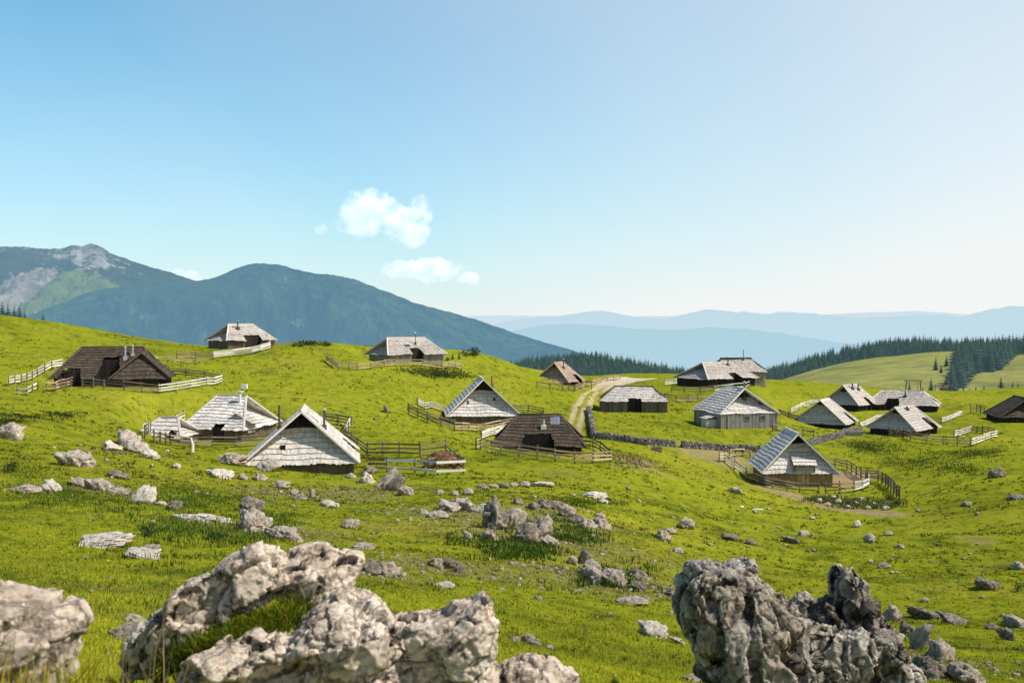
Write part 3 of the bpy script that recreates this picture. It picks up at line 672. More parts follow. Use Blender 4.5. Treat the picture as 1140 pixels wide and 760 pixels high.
    # gable boards
    for key, sg in (('F', -1), ('B', 1)):
        yt, hz, wt, ye = info[key]; g = MB(); xx = -wt; yy = yt-sg*0.05
        while xx < wt-0.01:
            w_ = min(rs.uniform(0.18, 0.26), wt-xx); xm = xx+w_/2; f = lambda q: hz+(Hr-0.10-hz)*(1-abs(q)/(wt+0.03))
            za, zb_ = f(xx), f(xx+w_-0.01); o = rs.uniform(-0.015, 0.015)
            g.hexa([(xx,yy-0.02+o,hz-0.3),(xx+w_-.01,yy-0.02+o,hz-0.3),(xx+w_-.01,yy+0.02+o,hz-0.3),(xx,yy+0.02+o,hz-0.3),
                    (xx,yy-0.02+o,max(za,hz-.25)),(xx+w_-.01,yy-0.02+o,max(zb_,hz-.25)),(xx+w_-.01,yy+0.02+o,max(zb_,hz-.25)),(xx,yy+0.02+o,max(za,hz-.25))])
            xx += w_
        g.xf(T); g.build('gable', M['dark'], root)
    return roof, info
I4 = Matrix.Identity(4)
def TR(x, y, z=0, rz=0): return Matrix.Translation((x, y, z)) @ Matrix.Rotation(R(rz), 4, 'Z')
def hut(key, label, rot, group=None, dz=0.0):
    c = HC[key]; o = empty('shepherd_hut', (c[0], c[1], c[2]+dz), R(rot)); return tag(o, label, 'hut')
def on_roof(W, He, Hr, side, u, t, off=0.0):
    """point on a main slope: u metres along the ridge, t up the slope"""
    sx = 1 if side == 'R' else -1; return Vector((sx*W/2*(1-t), u, He+(Hr-He)*t+off))
def flue(root, p, h=1.2, r=0.09, mat='flue', cap=True, roofbase=True, name='chimney'):
    m_ = MB()
    if roofbase: m_.box(p+Vector((0,0,0.10)), (r*2.2,0,0), (0,r*2.2,0), (0,0,0.26), 0.2)
    m_.tube(p-Vector((0,0,0.3)), p+Vector((0,0,h)), r, r, 10); o = m_.build(name, M[mat], root)
    if cap:
        c_ = MB(); c_.tube(p+Vector((0,0,h+0.05)), p+Vector((0,0,h+0.22)), r*2.1, 0.02, 10)
        for k in range(3): c_.box(p+Vector((r*0.8*math.cos(k*2.1), r*0.8*math.sin(k*2.1), h+0.03)), (0.012,0,0), (0,0.012,0), (0,0,0.06))
        c_.build('chimney_cap', M['zinc'], o)
    return o
def roof_panel(root, W, He, Hr, side, u, t, wu, hs_, name, mat, frame=True):
    sx = 1 if side == 'R' else -1; p = on_roof(W, He, Hr, side, u, t)
    g = Vector((-sx*W/2, 0, Hr-He)).normalized(); nn_ = Vector((sx*(Hr-He), 0, W/2)).normalized()
    a = MB(); a.box(p+nn_*0.10, (0,wu/2,0), g*hs_/2, nn_*0.05, 0.9); o = a.build(name, M['zinc'] if frame else M[mat], root)
    if frame:
        a = MB(); a.box(p+nn_*0.135, (0,wu/2-0.07,0), g*(hs_/2-0.07), nn_*0.025); a.build('pane', M[mat], o)
    return o
def wall_window(root, T, x, z, w_, h_, y):
    f = MB()
    for a, b_, c_, d_ in ((-w_/2-.05, -w_/2+.01, -h_/2-.05, h_/2+.05), (w_/2-.01, w_/2+.05, -h_/2-.05, h_/2+.05), (-w_/2, w_/2, h_/2, h_/2+.06), (-w_/2-.02, w_/2+.02, -h_/2-.07, -h_/2)):
        f.bb(x+a, x+b_, y-0.07, y+0.0, z+c_, z+d_, 0.7)
    f.bb(x-0.015, x+0.015, y-0.06, y, z-h_/2, z+h_/2, 0.7)
    f.xf(T); fo = f.build('window', M['wallgrey'], root)
    p = MB(); p.bb(x-w_/2, x+w_/2, y-0.045, y-0.04, z-h_/2, z+h_/2); p.xf(T); p.build('pane', M['glass'], fo)
def wall_door(root, T, x, z0, w_, h_, y, mat='door'):
    d = MB(); n_ = 5
    for i in range(n_): d.bb(x-w_/2+w_*i/n_+.004, x-w_/2+w_*(i+1)/n_-.004, y-0.05-0.006*(i % 2), y, z0, z0+h_)
    d.xf(T); o = d.build('door', M[mat], root)
    h = MB(); h.bb(x+w_*0.3, x+w_*0.34, y-0.11, y-0.05, z0+h_*0.45, z0+h_*0.58); h.xf(T); h.build('handle', M['flue'], o)
    f = MB(); f.bb(x-w_/2-.1, x-w_/2, y-0.07, y, z0, z0+h_+.1, .6); f.bb(x+w_/2, x+w_/2+.1, y-0.07, y, z0, z0+h_+.1, .6); f.bb(x-w_/2, x+w_/2, y-0.07, y, z0+h_, z0+h_+.1, .6)
    f.xf(T); f.build('door_frame', M[mat], o)

# A -- nearest silvery hut
o = hut('A', 'nearest hut, tall pale silver shingle gable roof with one tiny square opening', 9)
W_, L_, Rg, He, Hr = 10.3, 10.6, 7.4, 1.0, 5.45
roof_block(o, I4, W_, L_, Rg, He, Hr, 0.66, seed=10, mat='fresh', nR=[(1.6, 3.2, 0.24, 0.2)], barge='silver')
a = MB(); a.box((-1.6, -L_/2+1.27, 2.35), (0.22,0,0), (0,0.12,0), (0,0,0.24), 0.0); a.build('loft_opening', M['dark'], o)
flue(o, on_roof(W_, He, Hr, 'R', -1.7, 0.62), 1.7, 0.10)
flue(o, on_roof(W_, He, Hr, 'L', 1.5, 0.55), 2.3, 0.09, cap=False)
roof_panel(o, W_, He, Hr, 'R', -1.6, 0.80, 0.5, 0.9, 'skylight', 'glass')
# A2 -- big hut with annex
o = hut('A2', 'wide grey hut with a low annex at its left end, behind the nearest hut', -100)
W_, L_, Rg, He, Hr = 10.0, 7.4, 3.4, 1.2, 4.45
roof_block(o, TR(0, 0.9), W_, L_, Rg, He, Hr, 0.72, seed=20, mat='silver', wmat='wall', nR=[(0.0, 1.2, 0.10, 0.0)], barge='pale')
T2 = TR(6.6, -2.9, -0.35, 0); roof_block(o, T2, 5.0, 5.4, 2.0, 1.15, 2.95, 0.8, seed=21, mat='silver', barge='pale', iw=0.35, nR=[(0.9, 1.8, 0.30, 0.05)])
d_ = MB(); slope(d_, (3.4,4.9,1.75), (1.4,4.9,1.75), (1.4,2.6,3.0), (3.4,2.6,3.0), 5, seed=5); d_.bb(1.5, 3.3, 3.0, 4.3, 0.8, 2.0, 0.3); d_.build('porch_roof', M['pale'], o)
d_ = MB(); d_.tube((1.0, 2.3, 2.9), (1.0, 2.3, 4.95), 0.16, 0.16, 10, .9); ch = d_.build('chimney', M['white'], o)
d_ = MB(); d_.box((1.0, 2.3, 5.03), (.3,0,0), (0,.3,0), (0,0,.06), .9); d_.build('chimney_cap', M['white'], ch)
# B -- dark brown hut left
o = hut('B', 'large dark brown hut with a hipped side wing and two flues on the left slope', -76)
W_, L_, Rg, He, Hr = 10.5, 12.9, 7.2, 0.95, 4.5
roof_block(o, I4, W_, L_, Rg, He, Hr, 0.62, seed=30, mat='brown', wmat='dark', barge='brown', nR=[(-5.0, -3.2, 0.30, 0.3), (-0.8, 1.0, 0.62, 0.5)])
T2 = TR(3.0, 3.9, 0, 90); roof_block(o, T2, 7.0, 7.6, 4.2, 0.95, 3.95, 0.92, seed=31, mat='brown', wmat='dark', barge='brown', inset=0.35)
flue(o, Vector((2.0, 1.7, 3.1)), 1.4, 0.11, 'zinc'); flue(o, Vector((1.4, 2.5, 3.5)), 1.2, 0.10, 'zinc')
a = MB(); g_ = Vector((-3.2, 0, 2.8)).normalized(); nn2 = Vector((2.8, 0, 3.2)).normalized(); a.box(Vector((4.6, 4.4, 2.55))+nn2*0.12, (0, .45, 0), g_*0.6, nn2*.05); sk = a.build('skylight', M['zinc'], o)
a = MB(); a.box(Vector((4.6, 4.4, 2.55))+nn2*0.16, (0, .36, 0), g_*0.5, nn2*.03); a.build('pane', M['glass'], sk)
# C -- hilltop hut left
o = hut('C', 'small pale roofed hut on the left skyline with mountains behind it', -48)
W_, L_, Rg, He, Hr = 8.2, 9.2, 4.4, 1.25, 3.95
roof_block(o, I4, W_, L_, Rg, He, Hr, 0.7, seed=40, mat='pale', wmat='wall', barge='pale', nR=[(-0.9, 1.9, 0.30, 0.1)])
flue(o, on_roof(W_, He, Hr, 'R', -1.1, 0.72), 1.3, 0.12)
# D
o = hut('D', 'wide pale roofed hut with a central dark entrance, on the grassy crest left of centre', -58)
W_, L_, Rg, He, Hr = 9.2, 11.0, 7.0, 1.35, 4.05
roof_block(o, I4, W_, L_, Rg, He, Hr, 0.65, seed=50, mat='pale', wmat='wallgrey', barge='pale', nR=[(-0.8, 1.0, 0.36, 0.15)])
flue(o, on_roof(W_, He, Hr, 'R', 0.9, 0.62), 1.8, 0.06)
roof_panel(o, W_, He, Hr, 'R', -0.9, 0.50, 1.1, 0.8, 'skylight', 'glass')
# E
o = hut('E', 'tall silver gabled hut in the middle, fenced, left of the dark brown centre hut', 6)
W_, L_, Rg, He, Hr = 10.2, 10.4, 7.4, 1.15, 6.0
roof_block(o, I4, W_, L_, Rg, He, Hr, 0.70, seed=60, mat='silver', wmat='wall', barge='silver', inset=1.3)
flue(o, on_roof(W_, He, Hr, 'R', 1.0, 0.70), 1.7, 0.10, cap=False)
for xx, zz in ((-2.1, 2.9), (1.5, 3.3)):
    a = MB(); a.box((xx, -L_/2+0.12+(zz-1.11)*0.79-0.05, zz), (0.12,0,0), (0,0.1,0.05), (0,0,0.18), 0.0); a.build('vent_hole', M['dark'], o)
# F
o = hut('F', 'dark brown hut with blue solar panel and white chimney, fenced, at the centre', -92)
W_, L_, Rg, He, Hr = 9.6, 10.6, 4.9, 0.75, 3.85
roof_block(o, I4, W_, L_, Rg, He, Hr, 0.7, seed=70, mat='brown', wmat='dark', barge='brown', nR=[(-1.6, 1.4, 0.38, 0.35)])
roof_panel(o, W_, He, Hr, 'R', 1.85, 0.80, 1.0, 1.3, 'solar_panel', 'solar')
p = on_roof(W_, He, Hr, 'R', 0.55, 0.58); a = MB(); a.bb(p.x-.35, p.x+.3, p.y-.3, p.y+.3, p.z-.4, p.z+.35, .9); ch = a.build('chimney', M['white'], o)
a = MB(); a.tube(p+Vector((0,0,.3)), p+Vector((0,0,.95)), .13, .13); a.build('flue_pipe', M['zinc'], ch)
# G
o = hut('G', 'small brown hut beside the top of the dirt track, in front of the dark forest', -26)
W_, L_, Rg, He, Hr = 8.4, 8.6, 4.8, 1.0, 4.9
roof_block(o, I4, W_, L_, Rg, He, Hr, 0.76, seed=80, mat='tan', wmat='dark', barge='tan', nR=[(1.0, 2.8, 0.35, 0.2)])
flue(o, on_roof(W_, He, Hr, 'R', -0.5, 0.7), 1.9, 0.11)
# H
o = hut('H', 'low grey barn with a flat looking trapezoid roof, right of the dirt track', -97)
W_, L_, Rg, He, Hr = 8.6, 11.3, 6.2, 1.7, 3.85
roof_block(o, I4, W_, L_, Rg, He, Hr, 0.75, seed=90, mat='silver', wmat='wall', barge='brown', nR=[(-0.8, 1.3, 0.20, 0.05)], iw=0.25)
wall_door(o, TR(0,0,0,90), 0.25, 0.0, 1.5, 1.7, -(W_/2-1.6), 'wall')
# I
o = hut('I', 'hut with dark slate coloured left roof, white front slope and a tall thin flue', 14)
W_, L_, Rg, He, Hr = 9.4, 9.6, 6.2, 2.1, 5.65
roof_block(o, I4, W_, L_, Rg, He, Hr, 0.64, seed=100, mat='silver', wmat='wallgrey', barge='silver', iw=0.2, inset=1.3)
flue(o, Vector((0.4, -2.2, 3.9)), 2.6, 0.13); 
a = MB(); a.box((2.4, -3.2, 3.33), (.3,0,0), (0,.34,.24), (0,-.05,.07)); sk = a.build('skylight', M['zinc'], o)
a = MB(); a.box((2.4, -3.22, 3.38), (.22,0,0), (0,.25,.18), (0,-.05,.07)); a.build('pane', M['glass'], sk)
for xx in (-0.4, 2.1): wall_window(o, I4, xx, 1.5, 0.75, 0.6, -(L_/2-0.2)-0.03)
wall_door(o, I4, -2.9, 0.05, 0.95, 1.8, -(L_/2-0.2)-0.03, 'wallgrey')
a = MB(); slope(a, (-6.3,-1.2,1.35), (-6.3,-3.4,1.35), (-4.5,-3.4,1.8), (-4.5,-1.2,1.8), 3, seed=3); a.bb(-6.1,-4.5,-3.2,-1.4,-0.6,1.28,.4); a.build('lean_to', M['silver'], o)
# J
o = hut('J', 'long pale roofed hut with a second ridge behind, on the crest right of centre', -60)
W_, L_, Rg, He, Hr = 10.5, 13.2, 7.0, 1.6, 4.6
roof_block(o, I4, W_, L_, Rg, He, Hr, 0.72, seed=110, mat='pale', wmat='dark', barge='pale', nR=[(0.2, 2.0, 0.34, 0.2)])
T2 = TR(-3.2, 8.2, 1.0, -22); roof_block(o, T2, 8.5, 11.0, 6.6, 1.5, 4.0, 0.72, seed=111, mat='pale', wmat='wallgrey', barge='dark', ridge_up=0.3)
flue(o, on_roof(W_, He, Hr, 'R', 2.2, 0.80), 1.7, 0.12); flue(o, Vector((-2.2, 9.4, 5.0)), 2.0, 0.07, cap=False)
# K
o = hut('K', 'hut with a shed dormer over a light wooden door inside a round fenced yard', -3)
W_, L_, Rg, He, Hr = 8.9, 9.4, 6.8, 1.5, 5.9
_, info = roof_block(o, I4, W_, L_, Rg, He, Hr, 0.72, seed=120, mat='silver', wmat='wallwarm', barge='silver', iw=0.65, inset=1.5)
wall_door(o, I4, 0.45, 0.0, 1.15, 1.85, -(L_/2-0.65)-0.04)
a = MB(); slope(a, (-0.85,-L_/2-0.25,2.45), (1.85,-L_/2-0.25,2.45), (1.85,-L_/2+2.5,4.0), (-0.85,-L_/2+2.5,4.0), 5, seed=6); a.build('porch_roof', M['fresh'], o)
a = MB()
for xx in (-0.65, 1.65): a.hexa([(xx-.03,-L_/2+.15,1.4),(xx+.03,-L_/2+.15,1.4),(xx+.03,-L_/2+2.1,1.4),(xx-.03,-L_/2+2.1,1.4),(xx-.03,-L_/2-.05,2.25),(xx+.03,-L_/2-.05,2.25),(xx+.03,-L_/2+2.1,3.85),(xx-.03,-L_/2+2.1,3.85)])
a.build('porch_cheek', M['wallwarm'], o)
a = MB(); a.box((0.45, -(L_/2-.65)-.2, 2.02), (.35,0,0), (0,.05,0), (0,0,.06)); a.build('name_board', M['door'], o)
# L
o = hut('L', 'grey hut behind the long dry stone wall, left front of the right hand cluster', -33)
W_, L_, Rg, He, Hr = 10.2, 9.0, 6.0, 0.75, 4.85
roof_block(o, I4, W_, L_, Rg, He, Hr, 0.80, seed=130, mat='pale', wmat='dark', barge='silver', nR=[(1.3, 2.9, 0.35, 0.1)])
# M
o = hut('M', 'hut with shaded blue grey gable and two dark flues, rearmost of the right hand cluster', -47)
W_, L_, Rg, He, Hr = 8.6, 8.4, 5.8, 1.2, 5.1
roof_block(o, I4, W_, L_, Rg, He, Hr, 0.68, seed=140, mat='pale', wmat='dark', barge='pale', nR=[(0.4, 1.6, 0.3, 0.1)])
flue(o, on_roof(W_, He, Hr, 'R', -0.6, 0.80), 1.2, 0.15); flue(o, on_roof(W_, He, Hr, 'R', 1.2, 0.72), 1.3, 0.15, cap=False)
# N
o = hut('N', 'long low silver roofed hut with bright white right end under the wooden lift frame', -116)
W_, L_, Rg, He, Hr = 8.8, 14.4, 8.0, 1.2, 3.9
roof_block(o, I4, W_, L_, Rg, He, Hr, 0.9, seed=150, mat='pale', wmat='dark', barge='silver', nR=[(-2.8, -0.6, 0.42, 0.3)])
flue(o, on_roof(W_, He, Hr, 'R', 0.6, 0.6), 1.2, 0.13)
# O
o = hut('O', 'hut at the front of the right hand cluster with dark side entrance and shaded gable', -48)
W_, L_, Rg, He, Hr = 8.8, 9.0, 6.4, 1.0, 4.5
roof_block(o, I4, W_, L_, Rg, He, Hr, 0.74, seed=160, mat='pale', wmat='dark', barge='pale', nR=[(1.6, 3.4, 0.42, 0.2)])
flue(o, on_roof(W_, He, Hr, 'R', -0.2, 0.85), 0.6, 0.14)
# P
o = hut('P', 'dark brown hut cut by the right edge of the picture', -8)
W_, L_, Rg, He, Hr = 10.4, 9.5, 7.0, 0.9, 4.3
roof_block(o, I4, W_, L_, Rg, He, Hr, 0.72, seed=170, mat='brown', wmat='dark', barge='brown')
# ------------------------------------------------------------------ fences
def rail(mb, p, q, r, rs, tint=None):
    p, q = Vector(p), Vector(q); d = (q-p).normalized(); sd = d.cross(Vector((0,0,1))).normalized(); up = sd.cross(d)
    a = r*rs.uniform(0.8, 1.2); b_ = r*rs.uniform(0.7, 1.1); tl = rs.uniform(-0.5, 0.5)
    s2 = sd*math.cos(tl)+up*math.sin(tl); u2 = up*math.cos(tl)-sd*math.sin(tl)
    P0 = [p-s2*a*.45-u2*a, p+s2*a*.45-u2*a, p+s2*a*.3+u2*a, p-s2*a*.3+u2*a]; P1 = [q-s2*b_*.45-u2*b_, q+s2*b_*.45-u2*b_, q+s2*b_*.3+u2*b_, q-s2*b_*.3+u2*b_]
    mb.hexa([P0[0], P1[0], P1[1], P0[1], P0[3], P1[3], P1[2], P0[2]], tint)
fseed = [0]
def fence(pxs, label, mat='railb', pmat='railb', rails=3, h=1.1, sp=2.4, r=0.075, group=None):
    fseed[0] += 1; rs = random.Random(fseed[0]*31)
    P = [ray(a, b_, Zb)[:2] for a, b_ in pxs]; pts_ = []
    for p, q in zip(P[:-1], P[1:]):
        L_ = np.linalg.norm(q-p); k = max(1, round(L_/sp))
        for i in range(k): pts_.append(p+(q-p)*i/k)
    pts_.append(P[-1])
    pts_ = [np.array([*p, float(Zat(*p))]) for p in pts_]
    base = pts_[0]; root = tag(empty('wooden_fence', base), label, 'fence', group)
    rel = [Vector(p-base) for p in pts_]
    for p in rel:
        m_ = MB(); hh = h*rs.uniform(1.02, 1.18); lean = Vector((rs.uniform(-.05,.05), rs.uniform(-.05,.05), 1)).normalized()
        m_.tube(p-Vector((0,0,.4)), p+lean*hh, 0.085, 0.07, 6); m_.build('post', M[pmat], root)
    for p, q in zip(rel[:-1], rel[1:]):
        d = (q-p); sd = d.cross(Vector((0,0,1))).normalized()*0.11*(1 if rs.random() < 2 else -1)
        if sd.y+base[1]*0 > 0: sd = -sd
        for k in range(rails):
            z = h*(0.30+0.62*k/max(1, rails-1)) if rails > 1 else h*.9
            ex = d.normalized()*0.15; m_ = MB()
            rail(m_, p+sd+Vector((0,0,z+rs.uniform(-.05,.05)))-ex, q+sd+Vector((0,0,z+rs.uniform(-.05,.05)))+ex, r, rs); m_.build('rail', M[mat], root)
    return root
fence([(10,430),(24,427),(42,420),(58,411),(68,409)], 'bright weathered rail fence climbing behind the left end of the dark brown left hut', 'railw', rails=3)
fence([(19,439),(30,440),(42,434)], 'short low pale fence piece lying left of the dark brown left hut', 'railw', rails=2, h=.8)
fence([(52,436),(62,436),(74,432),(92,427)], 'short dark fence at the front left corner of the dark brown left hut', 'railt', rails=3)
fence([(92,431),(116,433),(138,435),(158,437),(177,438)], 'dark three rail fence along the front of the dark brown left hut', 'railb')
fence([(177,439),(196,436),(212,433),(230,430),(246,427)], 'bright white rail fence running right from the dark brown left hut', 'railw')
fence([(188,418),(207,420),(228,423),(246,426)], 'dark fence behind the bright rails right of the dark brown left hut')
fence([(197,399),(218,400),(237,401)], 'grey fence left of the hut on the left skyline', 'railt')
fence([(238,400),(260,397),(280,395),(300,389),(318,382)], 'pale fence climbing past the front of the hut on the left skyline', 'railw', rails=4, h=1.2)
fence([(161,488),(173,484),(184,481),(196,475),(204,470)], 'white three rail fence beside the annex of the wide grey hut', 'railw', rails=3, h=1.25)
fence([(172,494),(190,496),(212,498),(236,498),(262,498),(298,496)], 'low dark fence in front of the wide grey hut')
fence([(363,470),(376,472),(391,475)], 'dark fence behind the right side of the nearest hut')
fence([(391,475),(388,481),(385,487)], 'short pale fence end behind the nearest hut', 'railw')
fence([(384,490),(398,499),(409,507)], 'dark fence sloping down from the right side of the nearest hut')
fence([(409,508),(427,508),(445,508),(468,509),(497,506)], 'long dark fence behind the brown dung heap', h=1.3)
fence([(497,507),(506,515),(516,523)], 'dark fence at the right end of the brown dung heap', rails=3)
fence([(431,525),(462,526),(487,529),(516,528)], 'bright white two rail fence in front of the brown dung heap', 'railw', rails=2, h=1.15, sp=2.9, r=.10)
fence([(412,524),(431,525)], 'short dark fence joining the rocks to the white two rail fence')
fence([(364,402),(370,407),(376,411)], 'pale fence corner left of the wide hut on the crest', 'railt', rails=4)
fence([(376,411),(388,412),(398,412),(412,411),(428,409)], 'grey fence in front left of the wide hut on the crest', 'railt', rails=3)
fence([(428,408),(450,408),(470,408),(492,411),(514,412)], 'pale grey fence in front right of the wide hut on the crest', 'railt', rails=3)
fence([(455,460),(465,465),(476,470),(491,475),(506,479)], 'dark double fence sloping to the left corner of the middle silver hut', rails=4, h=1.3)
fence([(465,452),(480,456),(494,460)], 'pale fence behind the left side of the middle silver hut', 'railw')
fence([(506,480),(522,480),(540,480),(556,477),(572,473)], 'grey fence across the front of the middle silver hut', 'railt', rails=3)
fence([(530,501),(535,500),(558,505),(578,508),(598,511),(618,514),(640,516),(660,516),(679,515)], 'long grey rail fence across the front of the dark brown centre hut', 'railt', rails=3, h=1.2)
fence([(536,490),(546,486),(560,481)], 'white fence between the middle silver hut and the centre brown hut', 'railw', rails=4)
fence([(645,497),(660,499),(669,504),(679,512)], 'dark fence behind the right side of the dark brown centre hut', rails=3, h=1.3)
fence([(572,459),(588,459),(605,463)], 'dark curved fence above the dark brown centre hut', rails=3)
fence([(598,432),(612,434),(626,435),(640,436)], 'low dark fence in front of the small hut by the track', rails=2)
fence([(640,436),(650,431),(662,428),(676,425),(690,423)], 'pale fence beside the dirt track by the small hut', 'railt', rails=3)
fence([(740,429),(750,428),(759,427)], 'pale fence left of the long hut on the crest', 'railw', rails=3)
fence([(748,436),(762,437),(780,437),(795,436)], 'dark fence in front of the long hut on the crest', 'railb', rails=3)
fence([(795,436),(812,434),(830,432),(850,430)], 'white topped fence right of the long hut on the crest', 'railw', rails=2)
fence([(740,446),(753,448),(766,448),(787,448)], 'dark fence between the grey barn and the slate roofed hut', rails=3, h=1.2)
fence([(868,462),(878,466),(888,469)], 'dark low fence left of the right hand cluster', 'railb', rails=4)
fence([(880,462),(890,456),(898,453),(909,450),(926,445)], 'pale fence climbing behind the right hand cluster', 'railw', rails=3)
fence([(860,481),(876,483),(894,486),(906,487)], 'thin dark fence behind the stone wall left of the right hand cluster', rails=2)
fence([(957,477),(966,473),(976,468),(988,466),(1000,460)], 'pale jumbled fence between the huts of the right hand cluster', 'railw', rails=4)
fence([(975,480),(986,483),(998,486),(1014,490),(1032,493),(1050,495),(1066,496),(1081,497)], 'long brown fence along the front of the right hand cluster', 'railt', rails=3, h=1.25)
fence([(1081,497),(1094,492),(1109,487)], 'white rail fence at the right end of the right hand cluster', 'railw', rails=3)
fence([(1062,487),(1072,484),(1081,481)], 'short white fence right of the front hut of the right hand cluster', 'railw', rails=3)
fence([(1081,481),(1094,482),(1106,484)], 'dark fence closing the paddock right of the right hand cluster')
fence([(1048,471),(1058,468),(1070,463)], 'white four rail fence behind the right hand cluster', 'railw', rails=4)
fence([(1080,461),(1087,459),(1096,463)], 'dark crooked fence left of the hut at the right edge', rails=3, h=1.5)
fence([(801,515),(807,515),(818,523),(831,532)], 'white rail fence dropping to the left side of the round yard', 'railw', rails=3, h=1.2)
fence([(831,533),(845,538),(860,543),(876,546),(890,548),(911,549)], 'brown rail fence along the front of the round yard', 'railt', rails=3, h=1.15)
fence([(919,549),(935,549),(951,548)], 'brown fence on the right front of the round yard', 'railt', rails=3, h=1.15)
fence([(951,548),(960,546),(966,543),(966,538)], 'white fence at the right corner of the round yard', 'railw', rails=4, h=1.2)
fence([(918,519),(930,520),(943,523),(953,530),(964,536)], 'reddish fence behind the round yard', 'railt', rails=3, h=1.2)
fence([(966,535),(978,536),(986,541),(992,546),(1001,556)], 'dark fence right of the round yard above the planted bank', 'railb', rails=4, h=1.3)
fence([(812,510),(819,509),(827,509),(835,511)], 'small white fence behind the hut with the round yard', 'railt', rails=2, h=1.1)
# ------------------------------------------------------------------ dry stone walls
def block_stone(rs, mb, c, s, tint):
    ax = Vector((rs.uniform(-1,1), rs.uniform(-1,1), rs.uniform(-.4,.4))).normalized(); a = ax*s[0]; b_ = Vector((0,0,1)).cross(ax).normalized()*s[1]; z = a.cross(b_).normalized()*s[2]
    P = []
    for sz in (-1, 1):
        for sx, sy in ((-1,-1),(1,-1),(1,1),(-1,1)):
            P.append(Vector(c)+a*sx*rs.uniform(.7,1)+b_*sy*rs.uniform(.7,1)+z*sz*rs.uniform(.75,1))
    mb.hexa(P, tint)
M['stonewall'] = wood_mat('dry_stone', (0.03, 0.028, 0.024), (0.34, 0.31, 0.27), 0.95, 0.6)
def stone_wall(pxs, label, h=0.82, wd=0.55, seed=1):
    rs = random.Random(seed); P = poly_pts(pxs, Zb, 0.23); base = np.array([*P[0], float(Zat(*P[0]))])
    root_m = MB()
    for i, p in enumerate(P):
        z0 = float(Zat(*p)); t = P[min(i+1, len(P)-1)]-P[max(i-1, 0)]; t = t/np.linalg.norm(t); nr = np.array([-t[1], t[0]])
        for k in range(6):
            zz = (k+0.3)*h/5*rs.uniform(.85, 1.05)-0.15
            for sgn in (-1, 0, 1):
                q = p+nr*sgn*wd*0.45*(1-0.08*k)+t*rs.uniform(-.1,.1); s = rs.uniform(.10, .2)
                block_stone(rs, root_m, (q[0]-base[0], q[1]-base[1], z0-base[2]+zz), (s*1.25, s, s*.75), min(1, max(0, rs.gauss(.45, .25))))
    o = root_m.build('dry_stone_wall', M['stonewall'], None); o.location = base; return tag(o, label, 'stone wall')
stone_wall([(655,458),(657,466),(659,476),(661,488)], 'short dry stone wall beside the left end of the grey barn', seed=1)
stone_wall([(661,488),(690,491),(720,495),(750,497)], 'dry stone wall in front of the grey barn', seed=2)
stone_wall([(760,498),(790,500),(820,502),(850,503),(872,502),(892,498),(912,493),(936,487),(948,482),(957,478)], 'long dry stone wall curving from the slate roofed hut to the right hand cluster', seed=3)
# ------------------------------------------------------------------ spruces
def spruce_arrays(rs, levels=9, br=8, h=1.0, wdt=0.20, low=0.06):
    V = []; Fc = []; T_ = []
    for i in range(5):
        a = 2*math.pi*i/5; V.append((0.018*math.cos(a), 0.018*math.sin(a), -0.05)); T_.append(0.15)
    V.append((0, 0, 0.9)); T_.append(0.15)
    for i in range(5): Fc.append((i, (i+1) % 5, 5))
    nT = len(Fc)
    for l in range(levels):
        f = l/(levels-1); z = low+(0.96-low)*f; rad = wdt*(1-f)**0.85+0.012; off = rs.uniform(0, 6.28)
        for k in range(br):
            a = off+2*math.pi*k/br+rs.uniform(-.25, .25); r_ = rad*rs.uniform(0.65, 1.15); w_ = rad*0.42
            ca, sa = math.cos(a), math.sin(a); dz = -0.35*r_-0.01; zt = z+rs.uniform(-.01, .01); b = len(V)
            V += [(0, 0, zt+0.065*(1-f*0.5)), (ca*r_*.55-sa*w_, sa*r_*.55+ca*w_, zt+dz*.6), (ca*r_, sa*r_, zt+dz), (ca*r_*.55+sa*w_, sa*r_*.55-ca*w_, zt+dz*.6)]
            t = rs.uniform(0.3, 1.0); T_ += [t*.6, t, t, t]; Fc += [(b, b+1, b+2), (b, b+2, b+3)]
    V += [(0.012, 0, 0.93), (-0.006, 0.01, 0.93), (-0.006, -0.01, 0.93), (0, 0, 1.02)]; b = len(V)-4; T_ += [.6]*4; Fc += [(b, b+1, b+3), (b+1, b+2, b+3), (b+2, b, b+3)]
    return np.array(V), np.array(Fc), np.array(T_), nT
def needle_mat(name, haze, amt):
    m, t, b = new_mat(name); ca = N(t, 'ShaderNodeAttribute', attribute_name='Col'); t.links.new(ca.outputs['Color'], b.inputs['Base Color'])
    e = N(t, 'ShaderNodeEmission'); e.inputs[0].default_value = (*haze, 1); mx = N(t, 'ShaderNodeMixShader'); mx.inputs[0].default_value = amt  # emission mixed over the needles as painted haze
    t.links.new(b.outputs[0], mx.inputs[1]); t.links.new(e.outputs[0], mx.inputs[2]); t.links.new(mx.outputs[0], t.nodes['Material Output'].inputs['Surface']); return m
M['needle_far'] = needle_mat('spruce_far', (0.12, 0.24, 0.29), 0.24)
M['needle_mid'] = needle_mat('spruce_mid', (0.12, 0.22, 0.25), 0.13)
prs = random.Random(5); PROTO = [spruce_arrays(prs, 8, 7) for _ in range(6)]
